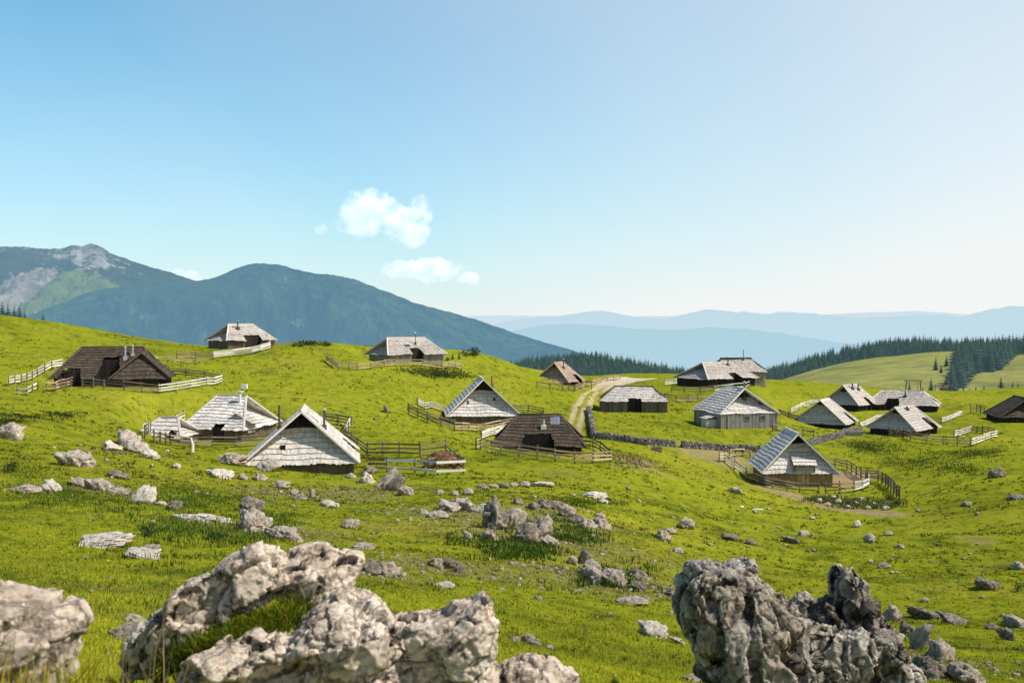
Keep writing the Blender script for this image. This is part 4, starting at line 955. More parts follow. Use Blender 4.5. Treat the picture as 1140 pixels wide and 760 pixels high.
def forest(name, label, spots, mat, hr, base=(0.022, 0.042, 0.016)):
    Vs = []; Fs = []; Cs = []; n0 = 0; rs = np.random.default_rng(4)
    gaps = fbm(spots[:, 0]/38, spots[:, 1]/38, 2.0, 3)
    for (x, y, z), gp_ in zip(spots, gaps):
        if gp_ > 0.30 or (gp_ > 0.18 and rs.random() < .5): continue
        V, Fc, T_, nT = PROTO[rs.integers(6)]; h = rs.uniform(*hr); a = rs.uniform(0, 6.28); w_ = h*rs.uniform(1.4, 2.1)
        c, s_ = math.cos(a)*w_, math.sin(a)*w_
        Vs.append(np.c_[V[:, 0]*c-V[:, 1]*s_+x, V[:, 0]*s_+V[:, 1]*c+y, V[:, 2]*h+z-0.5]); Fs.append(Fc+n0); n0 += len(V)
        k = rs.uniform(0.55, 2.0); h *= 1.0; Cs.append(np.array(base)[None]*k*(0.4+T_)[:, None]*np.array([rs.uniform(.9, 1.5), rs.uniform(.9, 1.2), 1])[None])
    o = np_mesh(name, np.vstack(Vs), np.vstack(Fs), mat, col=np.vstack(Cs)); return tag(o, label, 'forest', kind='stuff')
def spots_in(zf, pxr, Yr, n_, cond, seed):
    rs = np.random.default_rng(seed); out = []
    px = rs.uniform(*pxr, n_); D = rs.uniform(*Yr, n_); a = np.arctan((px-570)/F); x = D*np.sin(a); y = D*np.cos(a); z = zf(x, y)
    py = 360-z/np.hypot(x, y)/np.cos(a)*F; ok = cond(px, py, D); return np.c_[x, y, z][ok]
sp1 = spots_in(z_fh, (520, 820), (720, 1300), 4600, lambda px, py, D: np.ones(px.shape, bool), 1)
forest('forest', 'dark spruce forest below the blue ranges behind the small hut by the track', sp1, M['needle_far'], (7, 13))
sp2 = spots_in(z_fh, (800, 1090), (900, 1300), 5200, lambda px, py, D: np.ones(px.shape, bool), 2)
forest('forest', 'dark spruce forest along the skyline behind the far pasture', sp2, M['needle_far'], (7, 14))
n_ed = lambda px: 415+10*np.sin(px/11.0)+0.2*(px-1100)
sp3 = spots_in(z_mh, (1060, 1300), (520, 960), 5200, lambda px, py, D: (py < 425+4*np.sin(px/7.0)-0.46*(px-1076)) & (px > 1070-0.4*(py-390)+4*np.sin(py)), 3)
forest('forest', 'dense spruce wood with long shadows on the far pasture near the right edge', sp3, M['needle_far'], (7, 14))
def zpx(zf, px, Y_):
    a = math.atan((px-570)/F); x, y = Y_*math.tan(a), Y_; return x, y, float(zf(np.array([x]), np.array([y]))[0])
def find_on(zf, px, py, Y0, Y1):
    best = None
    for Y_ in np.linspace(Y0, Y1, 160):
        x, y, z = zpx(zf, px, Y_); q = 360-z/Y_*F
        if best is None or abs(q-py) < best[0]: best = (abs(q-py), x, y, z)
    return best[1:]
def spruce(px, py, hpx, label, zf=None, Y0=440, Y1=890, mat='needle_mid', pos=None, group=None):
    x, y, z = pos if pos is not None else find_on(zf, px, py, Y0, Y1); h = hpx/F*y; rs = random.Random(int(px*7+py))
    V, Fc, T_, nT = spruce_arrays(rs, 11, 9); w_ = 1.55*h
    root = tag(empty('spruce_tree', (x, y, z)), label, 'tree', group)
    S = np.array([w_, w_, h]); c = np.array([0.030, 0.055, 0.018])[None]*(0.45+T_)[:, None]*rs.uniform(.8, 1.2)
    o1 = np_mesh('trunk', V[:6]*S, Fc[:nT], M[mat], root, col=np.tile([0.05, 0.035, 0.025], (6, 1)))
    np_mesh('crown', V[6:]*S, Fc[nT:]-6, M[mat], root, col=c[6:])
GT = 'single spruces on the far pasture'
for px, py, h, lb in ((1042,412,15,'upper left spruce of the loose group on the far pasture'),(1054,408,13,'uppermost spruce of the loose group on the far pasture'),(1061,421,15,'middle spruce of the loose group on the far pasture'),(1048,415,10,'small spruce between the two upper spruces on the far pasture'),
    (1054,430,13,'spruce in the centre of the loose group, above the tallest one'),(1037,441,21,'tallest lone spruce standing just right of the wooden lift frame'),(1070,425,11,'spruce at the right rim of the loose group below the wood'),(1066,442,11,'low spruce right of the tallest lone spruce'),(1073,442,12,'second low spruce right of the tallest lone spruce'),
    (1080,441,10,'smallest spruce of the row at the foot of the far pasture'),(1087,441,12,'spruce in the row at the foot of the far pasture, above the crooked fence'),(1096,442,14,'broad spruce at the right of the low row on the far pasture'),(1115,433,14,'left spruce of the trio above the hut at the right edge'),(1128,436,12,'middle spruce of the trio above the hut at the right edge'),
    (1134,437,11,'right spruce of the trio above the hut at the right edge'),(1013,440,14,'spruce seen through the wooden lift frame'),(1028,441,11,'small spruce at the left of the tallest lone spruce')):
    spruce(px, py, h, lb, z_mh)
for px, h, lb in ((3,17,'dark spruce at the left edge behind the hill crest'),(9,15,'dark spruce second from the left edge behind the hill crest'),(16,12,'small dark spruce third from the left edge behind the hill crest'),(22,13,'dark spruce fourth from the left edge behind the hill crest'),(28,7,'tiny dark spruce at the right of the skyline spruces on the left'),(48,5,'tiny lone spruce tip beyond the left hill crest')):
    Y_ = 196; x = (px-570)/F*Y_; z = float(Zat(x, Y_)); top = at(px, 353-h, Y_)[2]; hp = max(3.0, top-z)
    spruce(px, 0, hp/Y_*F, lb, pos=(x, Y_, z))
for px, h, lb in ((504,4,'low dark dwarf spruce on the crest right of the wide pale hut'),(511,5,'second dwarf spruce on the crest right of the wide pale hut')):
    p = ray(px, 400, Zb); spruce(px, 0, h+4, lb, pos=tuple(p))
# ------------------------------------------------------------------ clouds
def cloud_mat(name, dens, sc_):
    m = bpy.data.materials.new(name); m.use_nodes = True; t = m.node_tree; t.nodes.clear()
    out = t.nodes.new('ShaderNodeOutputMaterial'); v = t.nodes.new('ShaderNodeVolumePrincipled'); t.links.new(v.outputs[0], out.inputs['Volume'])
    tc = t.nodes.new('ShaderNodeTexCoord'); n_ = t.nodes.new('ShaderNodeTexNoise'); n_.inputs['Scale'].default_value = sc_; n_.inputs['Detail'].default_value = 6; n_.inputs['Roughness'].default_value = 0.62
    t.links.new(tc.outputs['Object'], n_.inputs['Vector'])
    r = ramp(t, n_.outputs[0], [(0.42, (0, 0, 0)), (0.78, (1, 1, 1))]); t.links.new(mathn(t, 'MULTIPLY', r.outputs[0], dens), v.inputs['Density'])
    v.inputs['Color'].default_value = (1, 1, 1, 1); v.inputs['Anisotropy'].default_value = 0.1
    v.inputs['Emission Color'].default_value = (1.0, 0.97, 0.95, 1)
    t.links.new(mathn(t, 'MULTIPLY', r.outputs[0], dens*0.33), v.inputs['Emission Strength'])  # added glow brightens the cloud, standing in for repeated scattering
    return m
def cloud(name, puffs, label, dens, sc_=0.0075, Y_=9000, seed=0):
    rs = random.Random(seed); bm = bmesh.new(); c0 = at(puffs[0][0], puffs[0][1], Y_)
    for (px, py, rx, ry) in puffs:
        for k in range(5):
            q = at(px+rs.uniform(-.35, .35)*rx, py+rs.uniform(-.35, .35)*ry, Y_+rs.uniform(-60, 60))-c0; s = rs.uniform(.75, 1.02)/F*Y_
            Mx = Matrix.Translation(q) @ Matrix.Diagonal((rx*s, min(rx, ry)*s, ry*s, 1)); bmesh.ops.create_icosphere(bm, subdivisions=3, radius=1, matrix=Mx)
    me = bpy.data.meshes.new(name); bm.to_mesh(me); bm.free(); o = bpy.data.objects.new(name, me); COL.objects.link(o)
    md = o.modifiers.new('r', 'REMESH'); md.mode = 'VOXEL'; md.voxel_size = 14
    dg = bpy.context.evaluated_depsgraph_get(); me2 = bpy.data.meshes.new_from_object(o.evaluated_get(dg)); o.modifiers.clear(); o.data = me2
    V = np.empty(len(me2.vertices)*3); me2.vertices.foreach_get('co', V); V = V.reshape(-1, 3); Nn_ = np.empty(len(V)*3); me2.vertices.foreach_get('normal', Nn_); Nn_ = Nn_.reshape(-1, 3)
    d = fbm(V[:, 0]/110, V[:, 1]/110, V[:, 2]/110+seed, 4, .6)*70; V = V+Nn_*d[:, None]; me2.vertices.foreach_set('co', V.ravel().astype(np.float32))
    me2.materials.append(cloud_mat(name, dens, sc_)); o.location = c0; return tag(o, label, 'cloud')
cloud('cloud', [(402,232,26,24),(396,246,22,14),(430,232,20,12),(442,246,26,20),(454,260,22,15),(468,244,12,22),(418,222,14,12)], 'larger puffy white cloud above the ridge', 0.010)
cloud('cloud', [(440,300,16,9),(460,300,20,10),(480,299,20,13),(500,304,18,10),(520,309,12,6)], 'flat white cloud strip below the larger cloud', 0.011, seed=3)
cloud('cloud', [(358,254,7,6)], 'tiny faint cloud wisp left of the larger cloud', 0.006, seed=5)
cloud('cloud', [(196,304,12,5),(210,307,14,5),(222,310,8,4)], 'small low white cloud behind the saddle of the mountains', 0.008, Y_=12500, seed=7)
# ------------------------------------------------------------------ rocks
def ico(sub):
    bm = bmesh.new(); bmesh.ops.create_icosphere(bm, subdivisions=sub, radius=1); V = np.array([v.co[:] for v in bm.verts]); Fc = np.array([[v.index for v in f.verts] for f in bm.faces]); bm.free(); return V, Fc
ICO = {k: ico(k) for k in (3, 4, 5)}
def rock_shape(seed, sub=4):
    rs = np.random.default_rng(seed); V, Fc = ICO[sub]; nrm = rs.normal(size=(11, 3)); nrm /= np.linalg.norm(nrm, axis=1)[:, None]; d = rs.uniform(0.5, 1.0, 11)
    k = V @ nrm.T; k = np.where(k > 0.05, d[None]/np.maximum(k, .05), 9); k.sort(axis=1); r = k[:, 0]*0.92+k[:, 1]*0.08; r = np.minimum(r, 1.25)
    P = V*r[:, None]; s = seed*3.1
    hh, bd = chunks(P[:, 0]*2.3+s, P[:, 1]*2.3, P[:, 2]*2.3); P = P*(1+0.24*hh-0.09*(1-sstep(0.0, 0.16, bd)))[:, None]
    n_ = 0.16*fbm(P[:, 0]*1.4+s, P[:, 1]*1.4, P[:, 2]*1.4, 3)+0.10*ridged(P[:, 0]*2.6, P[:, 1]*2.6+s, P[:, 2]*2.6, 4)+0.05*fbm(P[:, 0]*9, P[:, 1]*9+s, P[:, 2]*9, 2)
    return P*(1+n_)[:, None], Fc
ROCKM = {}
def rock_mesh(seed, matk, sub=4):
    if (seed, matk, sub) not in ROCKM:
        V, Fc = rock_shape(seed, sub); o = np_mesh('boulder', V, Fc, M[matk], smooth=False); me = o.data; bpy.data.objects.remove(o); ROCKM[(seed, matk, sub)] = me
        me.update()
    return ROCKM[(seed, matk, sub)]
def boulder(px, py, w_, h_, label, mat='rock', tilt=0, dep=0.9, group=None, seed=None, name='boulder'):
    p = ray(px, py, Zb); s = p[1]/F; k_ = 0.80 if w_ < 16 else 0.84 if py < 555 else 0.95; w_ *= k_; h_ *= k_; seed = int((px*13+py*7) % 14) if seed is None else seed
    sub = 5 if w_ > 30 else 4 if w_ > 12 else 3
    o = bpy.data.objects.new(name, rock_mesh(seed, mat, sub)); COL.objects.link(o)
    W = w_*s*0.56; H = h_*s*(0.84 if ('standing' in label or 'upright' in label or 'tall' in label) else 0.68); o.scale = (W, W*dep, H)
    o.rotation_euler = (R(random.uniform(-8, 8)), R(tilt), R(random.uniform(-18, 18)))
    o.location = (p[0], p[1]+W*dep*0.35, p[2]+H*0.26); return tag(o, label, 'rock', group)
RK = [
(6,488,34,26,'grey rock cut by the left edge below the left hill','rock',35),(80,518,36,20,'pale grey rock alone left of the pale rock outcrop on the left','rock',15),
(26,548,28,11,'low rounded rock nearest the left edge in the left rock row','rock',0),(55,548,26,18,'pale rock second in the left rock row, tilting right','rock_white',30),
(86,541,30,9,'long slab lying third in the left rock row','rock',22),(108,546,28,15,'upright broad rock in the middle of the left rock row','rock',15),(134,551,24,10,'low grey rock right of the middle of the left rock row','rock',0),
(159,560,18,24,'pale leaning slab at the right of the left rock row','rock_white',35),(193,568,16,13,'small dark rock right of the leaning slab','rock_dark',0),(178,562,12,6,'tiny pale rock between the leaning slab and the small dark rock','rock_white',0),
(140,496,28,18,'jagged grey top rock of the pale outcrop on the left','rock',20),(122,501,24,12,'pale left shoulder of the outcrop on the left','rock_white',5),(152,503,26,14,'grey sloping right rock of the outcrop on the left','rock',35),(165,510,20,12,'lowest right rock of the outcrop on the left','rock_white',40),(100,512,8,10,'thin upright stone left of the outcrop on the left','rock',0),
(130,532,26,9,'flat dark rock between the outcrop and the left rock row','rock_dark',0),(195,521,13,8,'small pale rock in the grass below the hut annex','rock_white',25),
(254,517,36,13,'broad pale rock just left of the nearest hut','rock',0),(245,531,30,8,'flat pale rock below the broad rock by the nearest hut','rock_white',5),(270,534,14,8,'small rock left in front of the nearest hut','rock',0),(288,534,16,10,'second small rock left in front of the nearest hut','rock',0),(299,524,24,17,'brownish rock leaning on the front of the nearest hut','rock',-10),
(310,543,22,8,'low rock in front of the nearest hut','rock',0),(326,551,12,9,'small grey rock in front of the nearest hut, left','rock',0),(334,557,14,11,'small grey rock in front of the nearest hut, right','rock_dark',10),(347,554,8,12,'narrow upright stone in front of the nearest hut','rock',0),
(277,570,28,20,'round dark grey rock above the weedy patch on the left','rock_dark',20),(280,592,34,24,'large tilted rock at the weedy patch on the left','rock',20),(314,602,38,18,'long slab sloping down right just above the big foreground rock','rock',32),
(222,580,46,8,'flat pale slab in the weedy patch on the left','rock_white',6),(112,608,56,10,'long pale flat slab alone in the left foreground grass','rock_white',-3),(153,621,46,8,'long pale slab below the weedy patch','rock_white',12),(165,612,20,6,'short flat stone between the two long pale slabs','rock',0),
(148,692,24,10,'small pale rock at the left of the big foreground rock','rock_white',0),(140,712,34,14,'low rock at the foot of the left of the big foreground rock','rock',-15),(389,588,20,11,'grey rock on the slope above the big foreground rock','rock',0),(368,564,20,6,'flat pale stone on the slope below the nearest hut','rock_white',0),
(390,532,11,8,'left small stone at the corner of the nearest hut','rock',0),(407,537,18,15,'pale stone at the right corner of the nearest hut','rock_white',10),(412,527,18,11,'dark stone behind the pale one at the right hut corner','rock_dark',0),(428,542,16,26,'sharp standing slab right of the nearest hut','rock',40),(439,546,13,26,'second sharp standing slab right of the nearest hut','rock_dark',45),(451,551,16,12,'low grey rock at the right foot of the standing slabs','rock',10),
(491,550,10,6,'tiny rock left of the small stone row','rock',0),(505,551,11,7,'left rock of the pair below the dung heap','rock',0),(520,551,14,8,'right rock of the pair below the dung heap','rock',0),
(537,544,12,7,'first stone of the low row on the central meadow','rock_dark',0),(549,543,12,7,'second stone of the low row on the central meadow','rock',0),(560,543,12,7,'third stone of the low row on the central meadow','rock_dark',0),(571,542,12,7,'fourth stone of the low row on the central meadow','rock',0),(583,542,14,7,'fifth stone of the low row on the central meadow','rock',0),(602,541,24,5,'flat last stone of the low row on the central meadow','rock_white',0),
(575,561,14,10,'dark rock above the central crag','rock_dark',0),(500,569,28,12,'left block of the flat ledge at the central crag','rock',0),(520,568,30,14,'middle block of the flat ledge at the central crag','rock',5),(537,571,22,12,'right block of the flat ledge at the central crag','rock',0),(488,577,18,9,'small rock at the left foot of the flat ledge','rock',0),(470,572,14,8,'outermost left rock of the flat ledge','rock',0),
(549,588,36,32,'big fluted left block of the central crag','rock_dark',25),(571,586,24,26,'middle block of the central crag','rock',20),(583,604,28,20,'dark lower block of the central crag','rock_dark',15),(601,598,26,30,'right sloping block of the central crag','rock',40),(612,608,18,12,'small lowest block of the central crag','rock',20),(548,602,18,12,'pale small block under the big fluted block','rock',0),(521,600,14,12,'small rock left of the central crag','rock',0),
(594,567,16,10,'first stone of the rubble row right of the central crag','rock_dark',0),(606,566,16,10,'second stone of the rubble row right of the central crag','rock_dark',0),(619,567,18,11,'third stone of the rubble row right of the central crag','rock_dark',0),(630,575,16,12,'fourth stone of the rubble row right of the central crag','rock',0),(642,582,16,12,'fifth stone of the rubble row right of the central crag','rock_dark',0),(652,588,20,13,'sixth stone of the rubble row right of the central crag','rock',0),(666,588,20,15,'last stone of the rubble row right of the central crag','rock',0),(668,576,12,8,'small stone above the end of the rubble row','rock',0),
(666,555,26,8,'scattered pale rock above the rubble row','rock_white',0),(673,560,14,5,'small pale rock beside the scattered pale rock','rock_white',0),
(411,640,22,16,'left half of the dark rock pair on the slope below the crag','rock_dark',0),(428,640,26,18,'right half of the dark rock pair on the slope below the crag','rock',-10),(407,612,24,8,'flat brownish stone behind the big foreground rock','rock',0),
(484,630,18,11,'left rock of the small rubble patch mid slope','rock',0),(497,632,16,10,'middle rock of the small rubble patch mid slope','rock_dark',0),(511,637,13,12,'right rock of the small rubble patch mid slope','rock_dark',20),(495,654,18,5,'flat pale stone above the sharp foreground rock tip','rock_white',0),
(650,628,16,15,'dark upright rock at the head of the right mid slope group','rock_dark',0),(655,640,20,18,'tilted slab under the dark upright rock','rock',40),(660,650,24,18,'long tilted slab at the bottom of the right mid slope group','rock',42),(682,652,24,24,'rounded grey block of the right mid slope group','rock',0),(687,637,14,8,'small dark rock behind the rounded grey block','rock_dark',0),(708,644,24,14,'oval rock right of the rounded grey block','rock_dark',12),(710,656,16,11,'dark rock under the oval rock','rock_dark',0),(705,672,28,6,'flat stone below the right mid slope group','rock',0),(636,628,14,10,'faint brown rock left of the dark upright rock','rock',0),
(736,600,16,12,'left stone of the grey trio on the right meadow','rock',0),(747,594,12,9,'middle stone of the grey trio on the right meadow','rock',0),(763,588,16,11,'right stone of the grey trio on the right meadow','rock',0),(757,616,14,8,'small grey stone below the grey trio','rock',0),
(728,708,30,13,'bright white rock between the two big foreground rocks','rock_white',10),(575,714,14,7,'left stone of the pair right of the sharp rock tip','rock',0),(592,716,20,8,'right stone of the pair right of the sharp rock tip','rock',0),(612,722,9,6,'small pale stone right of the low pair','rock_white',0),(750,662,24,7,'flat dark stone left of the big right rock','rock_dark',0),(758,716,20,5,'pale flat stone touching the left of the big right rock','rock_white',15),
(821,549,16,9,'pale grey stone below the front of the round yard','rock',0),(815,601,18,8,'dark flat rock left on the right meadow','rock_dark',10),(836,606,12,9,'dark rock at the end of the flat one on the right meadow','rock_dark',0),(897,596,14,7,'small grey rock mid right meadow','rock',0),(884,604,20,6,'low grey rock under the small one mid right meadow','rock_dark',12),(954,587,10,8,'tiny white rock below the planted bank','rock_white',0),(970,604,14,11,'tilted grey rock below the planted bank','rock',25),(989,596,11,5,'flat small rock below the end of the dirt path','rock',0),(985,632,14,8,'dark small rock on the right slope','rock_dark',0),(1002,610,9,6,'tiny rock on the right slope','rock',0),
(1111,531,17,15,'lone dark boulder on the steep right slope','rock_dark',15),(1079,562,14,5,'low dark stone left below the lone boulder','rock_dark',0),(1135,556,16,6,'low dark stone at the right edge below the lone boulder','rock_dark',0),(1133,634,16,11,'grey rock at the right edge','rock',0),(1102,656,24,14,'dark jagged rock near the right edge','rock_dark',15),
(430,459,9,11,'lone dark grey boulder on the meadow above the dung heap','rock_dark',0),(897,684,26,26,'grey rock right behind the big right rock','rock',20),(993,690,22,20,'grey square rock right of the big right rock peak','rock',10),(1011,708,20,16,'grey rock below the square one right of the big rock','rock_dark',15),(1024,722,16,26,'tall narrow grey rock right of the big rock','rock',30),(1050,734,26,20,'grey angular rock in the lower right','rock',25),(1030,756,40,28,'broad grey rock beside the foot of the big right rock','rock_dark',20),(1082,762,40,18,'pale topped rock at the bottom right','rock',15),
(1122,712,16,13,'dark stone near the right bottom edge','rock_dark',30),(1036,688,34,8,'long low dark ledge on the lower right slope','rock_dark',18),(1064,694,30,7,'second low dark ledge on the lower right slope','rock_dark',14),(1134,698,24,11,'pale flat rock at the right edge, lower slope','rock',20),(777,761,26,8,'flat rock at the bottom edge left of the big right rock','rock',0),(1029,670,10,6,'small stone above the low dark ledges','rock',0),(1104,700,14,10,'dark stone left of the one near the right bottom edge','rock_dark',0),
(903,424.5,9,4,'flat rusty brown stone on the crest below the far pasture','rust',0),(925,426,7,6,'upright rusty brown stone on the crest below the far pasture','rust',0),(892,424,6,3,'small pale brown stone on the crest below the far pasture','rust',0)]
for a in RK:
    nm = 'standing_stone' if 'standing' in a[4] or 'upright' in a[4] else 'boulder'
    boulder(a[0], a[1], a[2], a[3], a[4], a[5], a[6], name=nm)
for i_, (px, py) in enumerate([(912,559),(922,563),(933,560),(944,566),(955,562),(966,567),(976,563),(988,567),(928,555),(960,557)]):
    boulder(px, py, 7+(i_*5)%4, 5, 'pale stone set in the planted bank below the round yard', ('rock_white', 'rock')[i_ % 2], 0, group='stones in the planted bank below the round yard', name='field_stone')
# stones nobody can tell apart, in scattered drifts
rs_ = np.random.default_rng(21)
drift = [(60,500,60,20,10),(150,520,60,20,12),(250,545,70,20,18),(330,560,60,25,22),(400,590,50,20,12),(450,575,40,18,14),(530,590,50,25,14),(640,560,60,18,14),(560,550,60,10,14),(650,600,70,20,18),(760,600,60,22,14),(850,600,80,25,14),(960,620,80,30,12),(1060,640,70,40,12),(470,640,80,30,14),(640,690,70,30,12),(1050,580,60,30,6),(690,560,60,20,8),(420,470,70,14,8),(100,640,70,30,5),(880,580,60,15,6),(200,400,80,10,5),(60,400,60,15,6)]
for (cx, cy, wx, wy, n_) in drift:
    for _ in range(n_):
        px = cx+rs_.normal()*wx*.5; py = cy+rs_.normal()*wy*.5
        if py < 395 or py > 750 or not -10 < px < 1150: continue
        if 755 < px < 1010 and py > 640: continue
        w_ = 2.2+4.5*rs_.random()**1.6; boulder(px, py, w_, w_*rs_.uniform(.4, .7), 'small limestone stone scattered in the meadow grass', ('rock', 'rock_white', 'rock_dark', 'rock')[int(rs_.integers(4))], 0, group='small stones scattered over the meadow', name='field_stone')
def rubble(spots, n_, label, seed):
    rs = np.random.default_rng(seed); Vs, Fs, k0 = [], [], 0; B = np.array([[-1,-1,-1],[1,-1,-1],[1,1,-1],[-1,1,-1],[-.7,-.7,1],[.7,-.7,1],[.7,.7,1],[-.7,.7,1]])
    Q = np.array([[0,3,2,1],[4,5,6,7],[0,1,5,4],[1,2,6,5],[2,3,7,6],[3,0,4,7]])
    for p, rad in spots:
        m_ = int(n_*min(1.6, rad/3)); xy = p+rs.normal(size=(m_, 2))*rad*.55; z = Zat(xy[:, 0], xy[:, 1])
        for i in range(m_):
            s_ = 0.015+0.055*rs.random()**2.5*(1 if p[1] > 15 else .5); a = rs.uniform(0, 6.28); V = B*rs.uniform(.5, 1.2, (8, 3))*np.array([s_*1.3, s_, s_*.6]); c_, n2 = math.cos(a), math.sin(a)
            Vs.append(np.c_[V[:, 0]*c_-V[:, 1]*n2+xy[i, 0], V[:, 0]*n2+V[:, 1]*c_+xy[i, 1], V[:, 2]+z[i]+s_*.2]); Fs.append(Q+k0); k0 += 8
    return tag(np_mesh('rubble', np.vstack(Vs), np.vstack(Fs), M['rock_dark']), label, 'rubble', kind='stuff')
rubble(crag, 150, 'small limestone chips lying around the rocky outcrops', 5)
# ---- the big foreground rocks: lobes grown from their outlines, fused and weathered
def lobe(bm, cx, cy, Y_, poly, thick, expo=0.7, n_a=72, n_t=26, yoff=0.0):
    c = at(cx, cy, Y_); dirs = [((q[0]-cx), -(q[1]-cy)) for q in poly]
    ang = np.array([math.atan2(b_, a_) for a_, b_ in dirs]); rad = np.array([math.hypot(*d) for d in dirs]); o_ = np.argsort(ang); ang = ang[o_]; rad = rad[o_]
    A_ = np.concatenate([ang-2*math.pi, ang, ang+2*math.pi]); R_ = np.tile(rad, 3); s = Y_/F; rows = []
    for j in range(n_t+1):
        th = math.pi*j/n_t; st_ = math.sin(th)**0.62; ct = math.copysign(abs(math.cos(th))**expo, math.cos(th)); row = []
        for i in range(n_a):
            a = -math.pi+2*math.pi*i/n_a; r_ = np.interp(a, A_, R_)*s
            row.append(bm.verts.new((c[0]+r_*st_*math.cos(a), c[1]+yoff-ct*thick, c[2]+r_*st_*math.sin(a))))
        rows.append(row)
    for j in range(n_t):
        for i in range(n_a):
            k = (i+1) % n_a; bm.faces.new((rows[j][i], rows[j+1][i], rows[j+1][k], rows[j][k]))
def big_rock(name, lobes, label, mat, vox, style, seed=0, amp=1.0):
    bm = bmesh.new()
    for l in lobes: lobe(bm, *l)
    bmesh.ops.remove_doubles(bm, verts=bm.verts, dist=1e-5); bmesh.ops.recalc_face_normals(bm, faces=bm.faces)
    me = bpy.data.meshes.new(name); bm.to_mesh(me); bm.free(); o = bpy.data.objects.new(name, me); COL.objects.link(o)
    md = o.modifiers.new('r', 'REMESH'); md.mode = 'VOXEL'; md.voxel_size = vox
    dg = bpy.context.evaluated_depsgraph_get(); me2 = bpy.data.meshes.new_from_object(o.evaluated_get(dg)); o.modifiers.clear(); o.data = me2; me2.name = name
    n_ = len(me2.vertices); V = np.empty(n_*3); me2.vertices.foreach_get('co', V); V = V.reshape(-1, 3)
    def push(d):
        nonlocal V
        me2.vertices.foreach_set('co', V.ravel().astype(np.float32)); me2.update()
        Q = np.empty(n_*3); me2.vertices.foreach_get('normal', Q); V = V+Q.reshape(-1, 3)*d[:, None]
    x, y, z = V.T
    def chisel(n_c, dlo, dhi, rad, sd):
        nonlocal V
        if amp < 0.35: return
        rg = np.random.default_rng(sd); me2.vertices.foreach_set('co', V.ravel().astype(np.float32)); me2.update(); Q = np.empty(n_*3); me2.vertices.foreach_get('normal', Q); Q = Q.reshape(-1, 3)
        front = np.nonzero((Q[:, 1] < 0.35))[0]
        for _ in range(n_c):
            if _ % 12 == 11: me2.vertices.foreach_set('co', V.ravel().astype(np.float32)); me2.update(); Q = np.empty(n_*3); me2.vertices.foreach_get('normal', Q); Q = Q.reshape(-1, 3)
            k = front[rg.integers(len(front))]; nn_ = Q[k]+rg.normal(size=3)*0.10; nn_ /= np.linalg.norm(nn_); dl = rg.uniform(dlo, dhi); rel = V-V[k]; dist = np.sqrt((rel**2).sum(1)); e_ = rel @ nn_+dl
            wgt = (1-sstep(rad*0.75, rad, dist))*(e_ > 0)*sstep(0.25, 0.5, Q @ nn_); V = V-nn_[None]*(np.minimum(e_, 1.5*dl)*wgt)[:, None]
    if style == 'flute':     # vertical rain flutes, faceted blocks and pits
        wx = x+0.10*fbm(x*2, y*2, z*1.2+seed, 2)
        push(amp*(0.10*fbm(x*1.6, y*1.6, z*0.9+seed, 3))); chisel(70, 0.015, 0.05, 0.30, seed)
        h1, b1 = chunks(x*2.7+0.35*fbm(x*3,y*3,z*3,2), y*2.7, z*1.5+seed); push(amp*(0.15*h1-0.07*(1-sstep(0, .10, b1))))
        gro = ridged(wx*3.6, y*3.6, z*0.8, 3); push(-0.085*sstep(0.55, 0.95, gro))
        h1, b1 = chunks(x*7.5+0.5*fbm(x*7,y*7,z*7,2), y*7.5, z*4.5+seed); push(amp*(0.030*h1-0.024*(1-sstep(0, .09, b1)))); chisel(130, 0.005, 0.015, 0.12, seed+1)
        push(amp*(-0.028*sstep(0.3, 0.95, ridged(wx*11, y*11, z*3.0, 3))))
        h1, b1 = chunks(x*21+0.5*fbm(x*15,y*15,z*15,2), y*21, z*15); push(amp*(0.012*h1+0.006*fbm(x*40, y*40, z*40, 3)))
    else:                    # blocky bedded limestone with diagonal cracks
        u_ = x*0.85+z*0.45; v_ = z*0.9-x*0.42
        push(amp*(0.050*fbm(u_*2.2, y*2.2, v_*2.8+seed, 3))); chisel(90, 0.006, 0.022, 0.17, seed)
        h1, b1 = chunks(u_*3.6+0.4*fbm(x*4,y*4,z*4,2), y*3.6, v_*6.0+seed); push(amp*(0.080*h1-0.060*(1-sstep(0, .05, b1))))
        h1, b1 = chunks(u_*9+0.5*fbm(x*9,y*9,z*9,2), y*9, v_*15+seed); push(amp*(0.026*h1-0.020*(1-sstep(0, .07, b1)))); chisel(160, 0.003, 0.008, 0.07, seed+1)
        push(amp*(-0.022*sstep(0.55, 0.98, ridged(u_*5, y*5, v_*9, 3))))
        h1, b1 = chunks(u_*24+0.5*fbm(x*20,y*20,z*20,2), y*24, v_*34+seed); push(amp*(0.017*h1+0.010*fbm(x*44, y*44, z*44, 3)))
    me2.vertices.foreach_set('co', V.ravel().astype(np.float32)); me2.polygons.foreach_set('use_smooth', np.ones(len(me2.polygons), bool)); me2.update()
    me2.materials.clear(); me2.materials.append(M[mat]); return tag(o, label, 'rock')
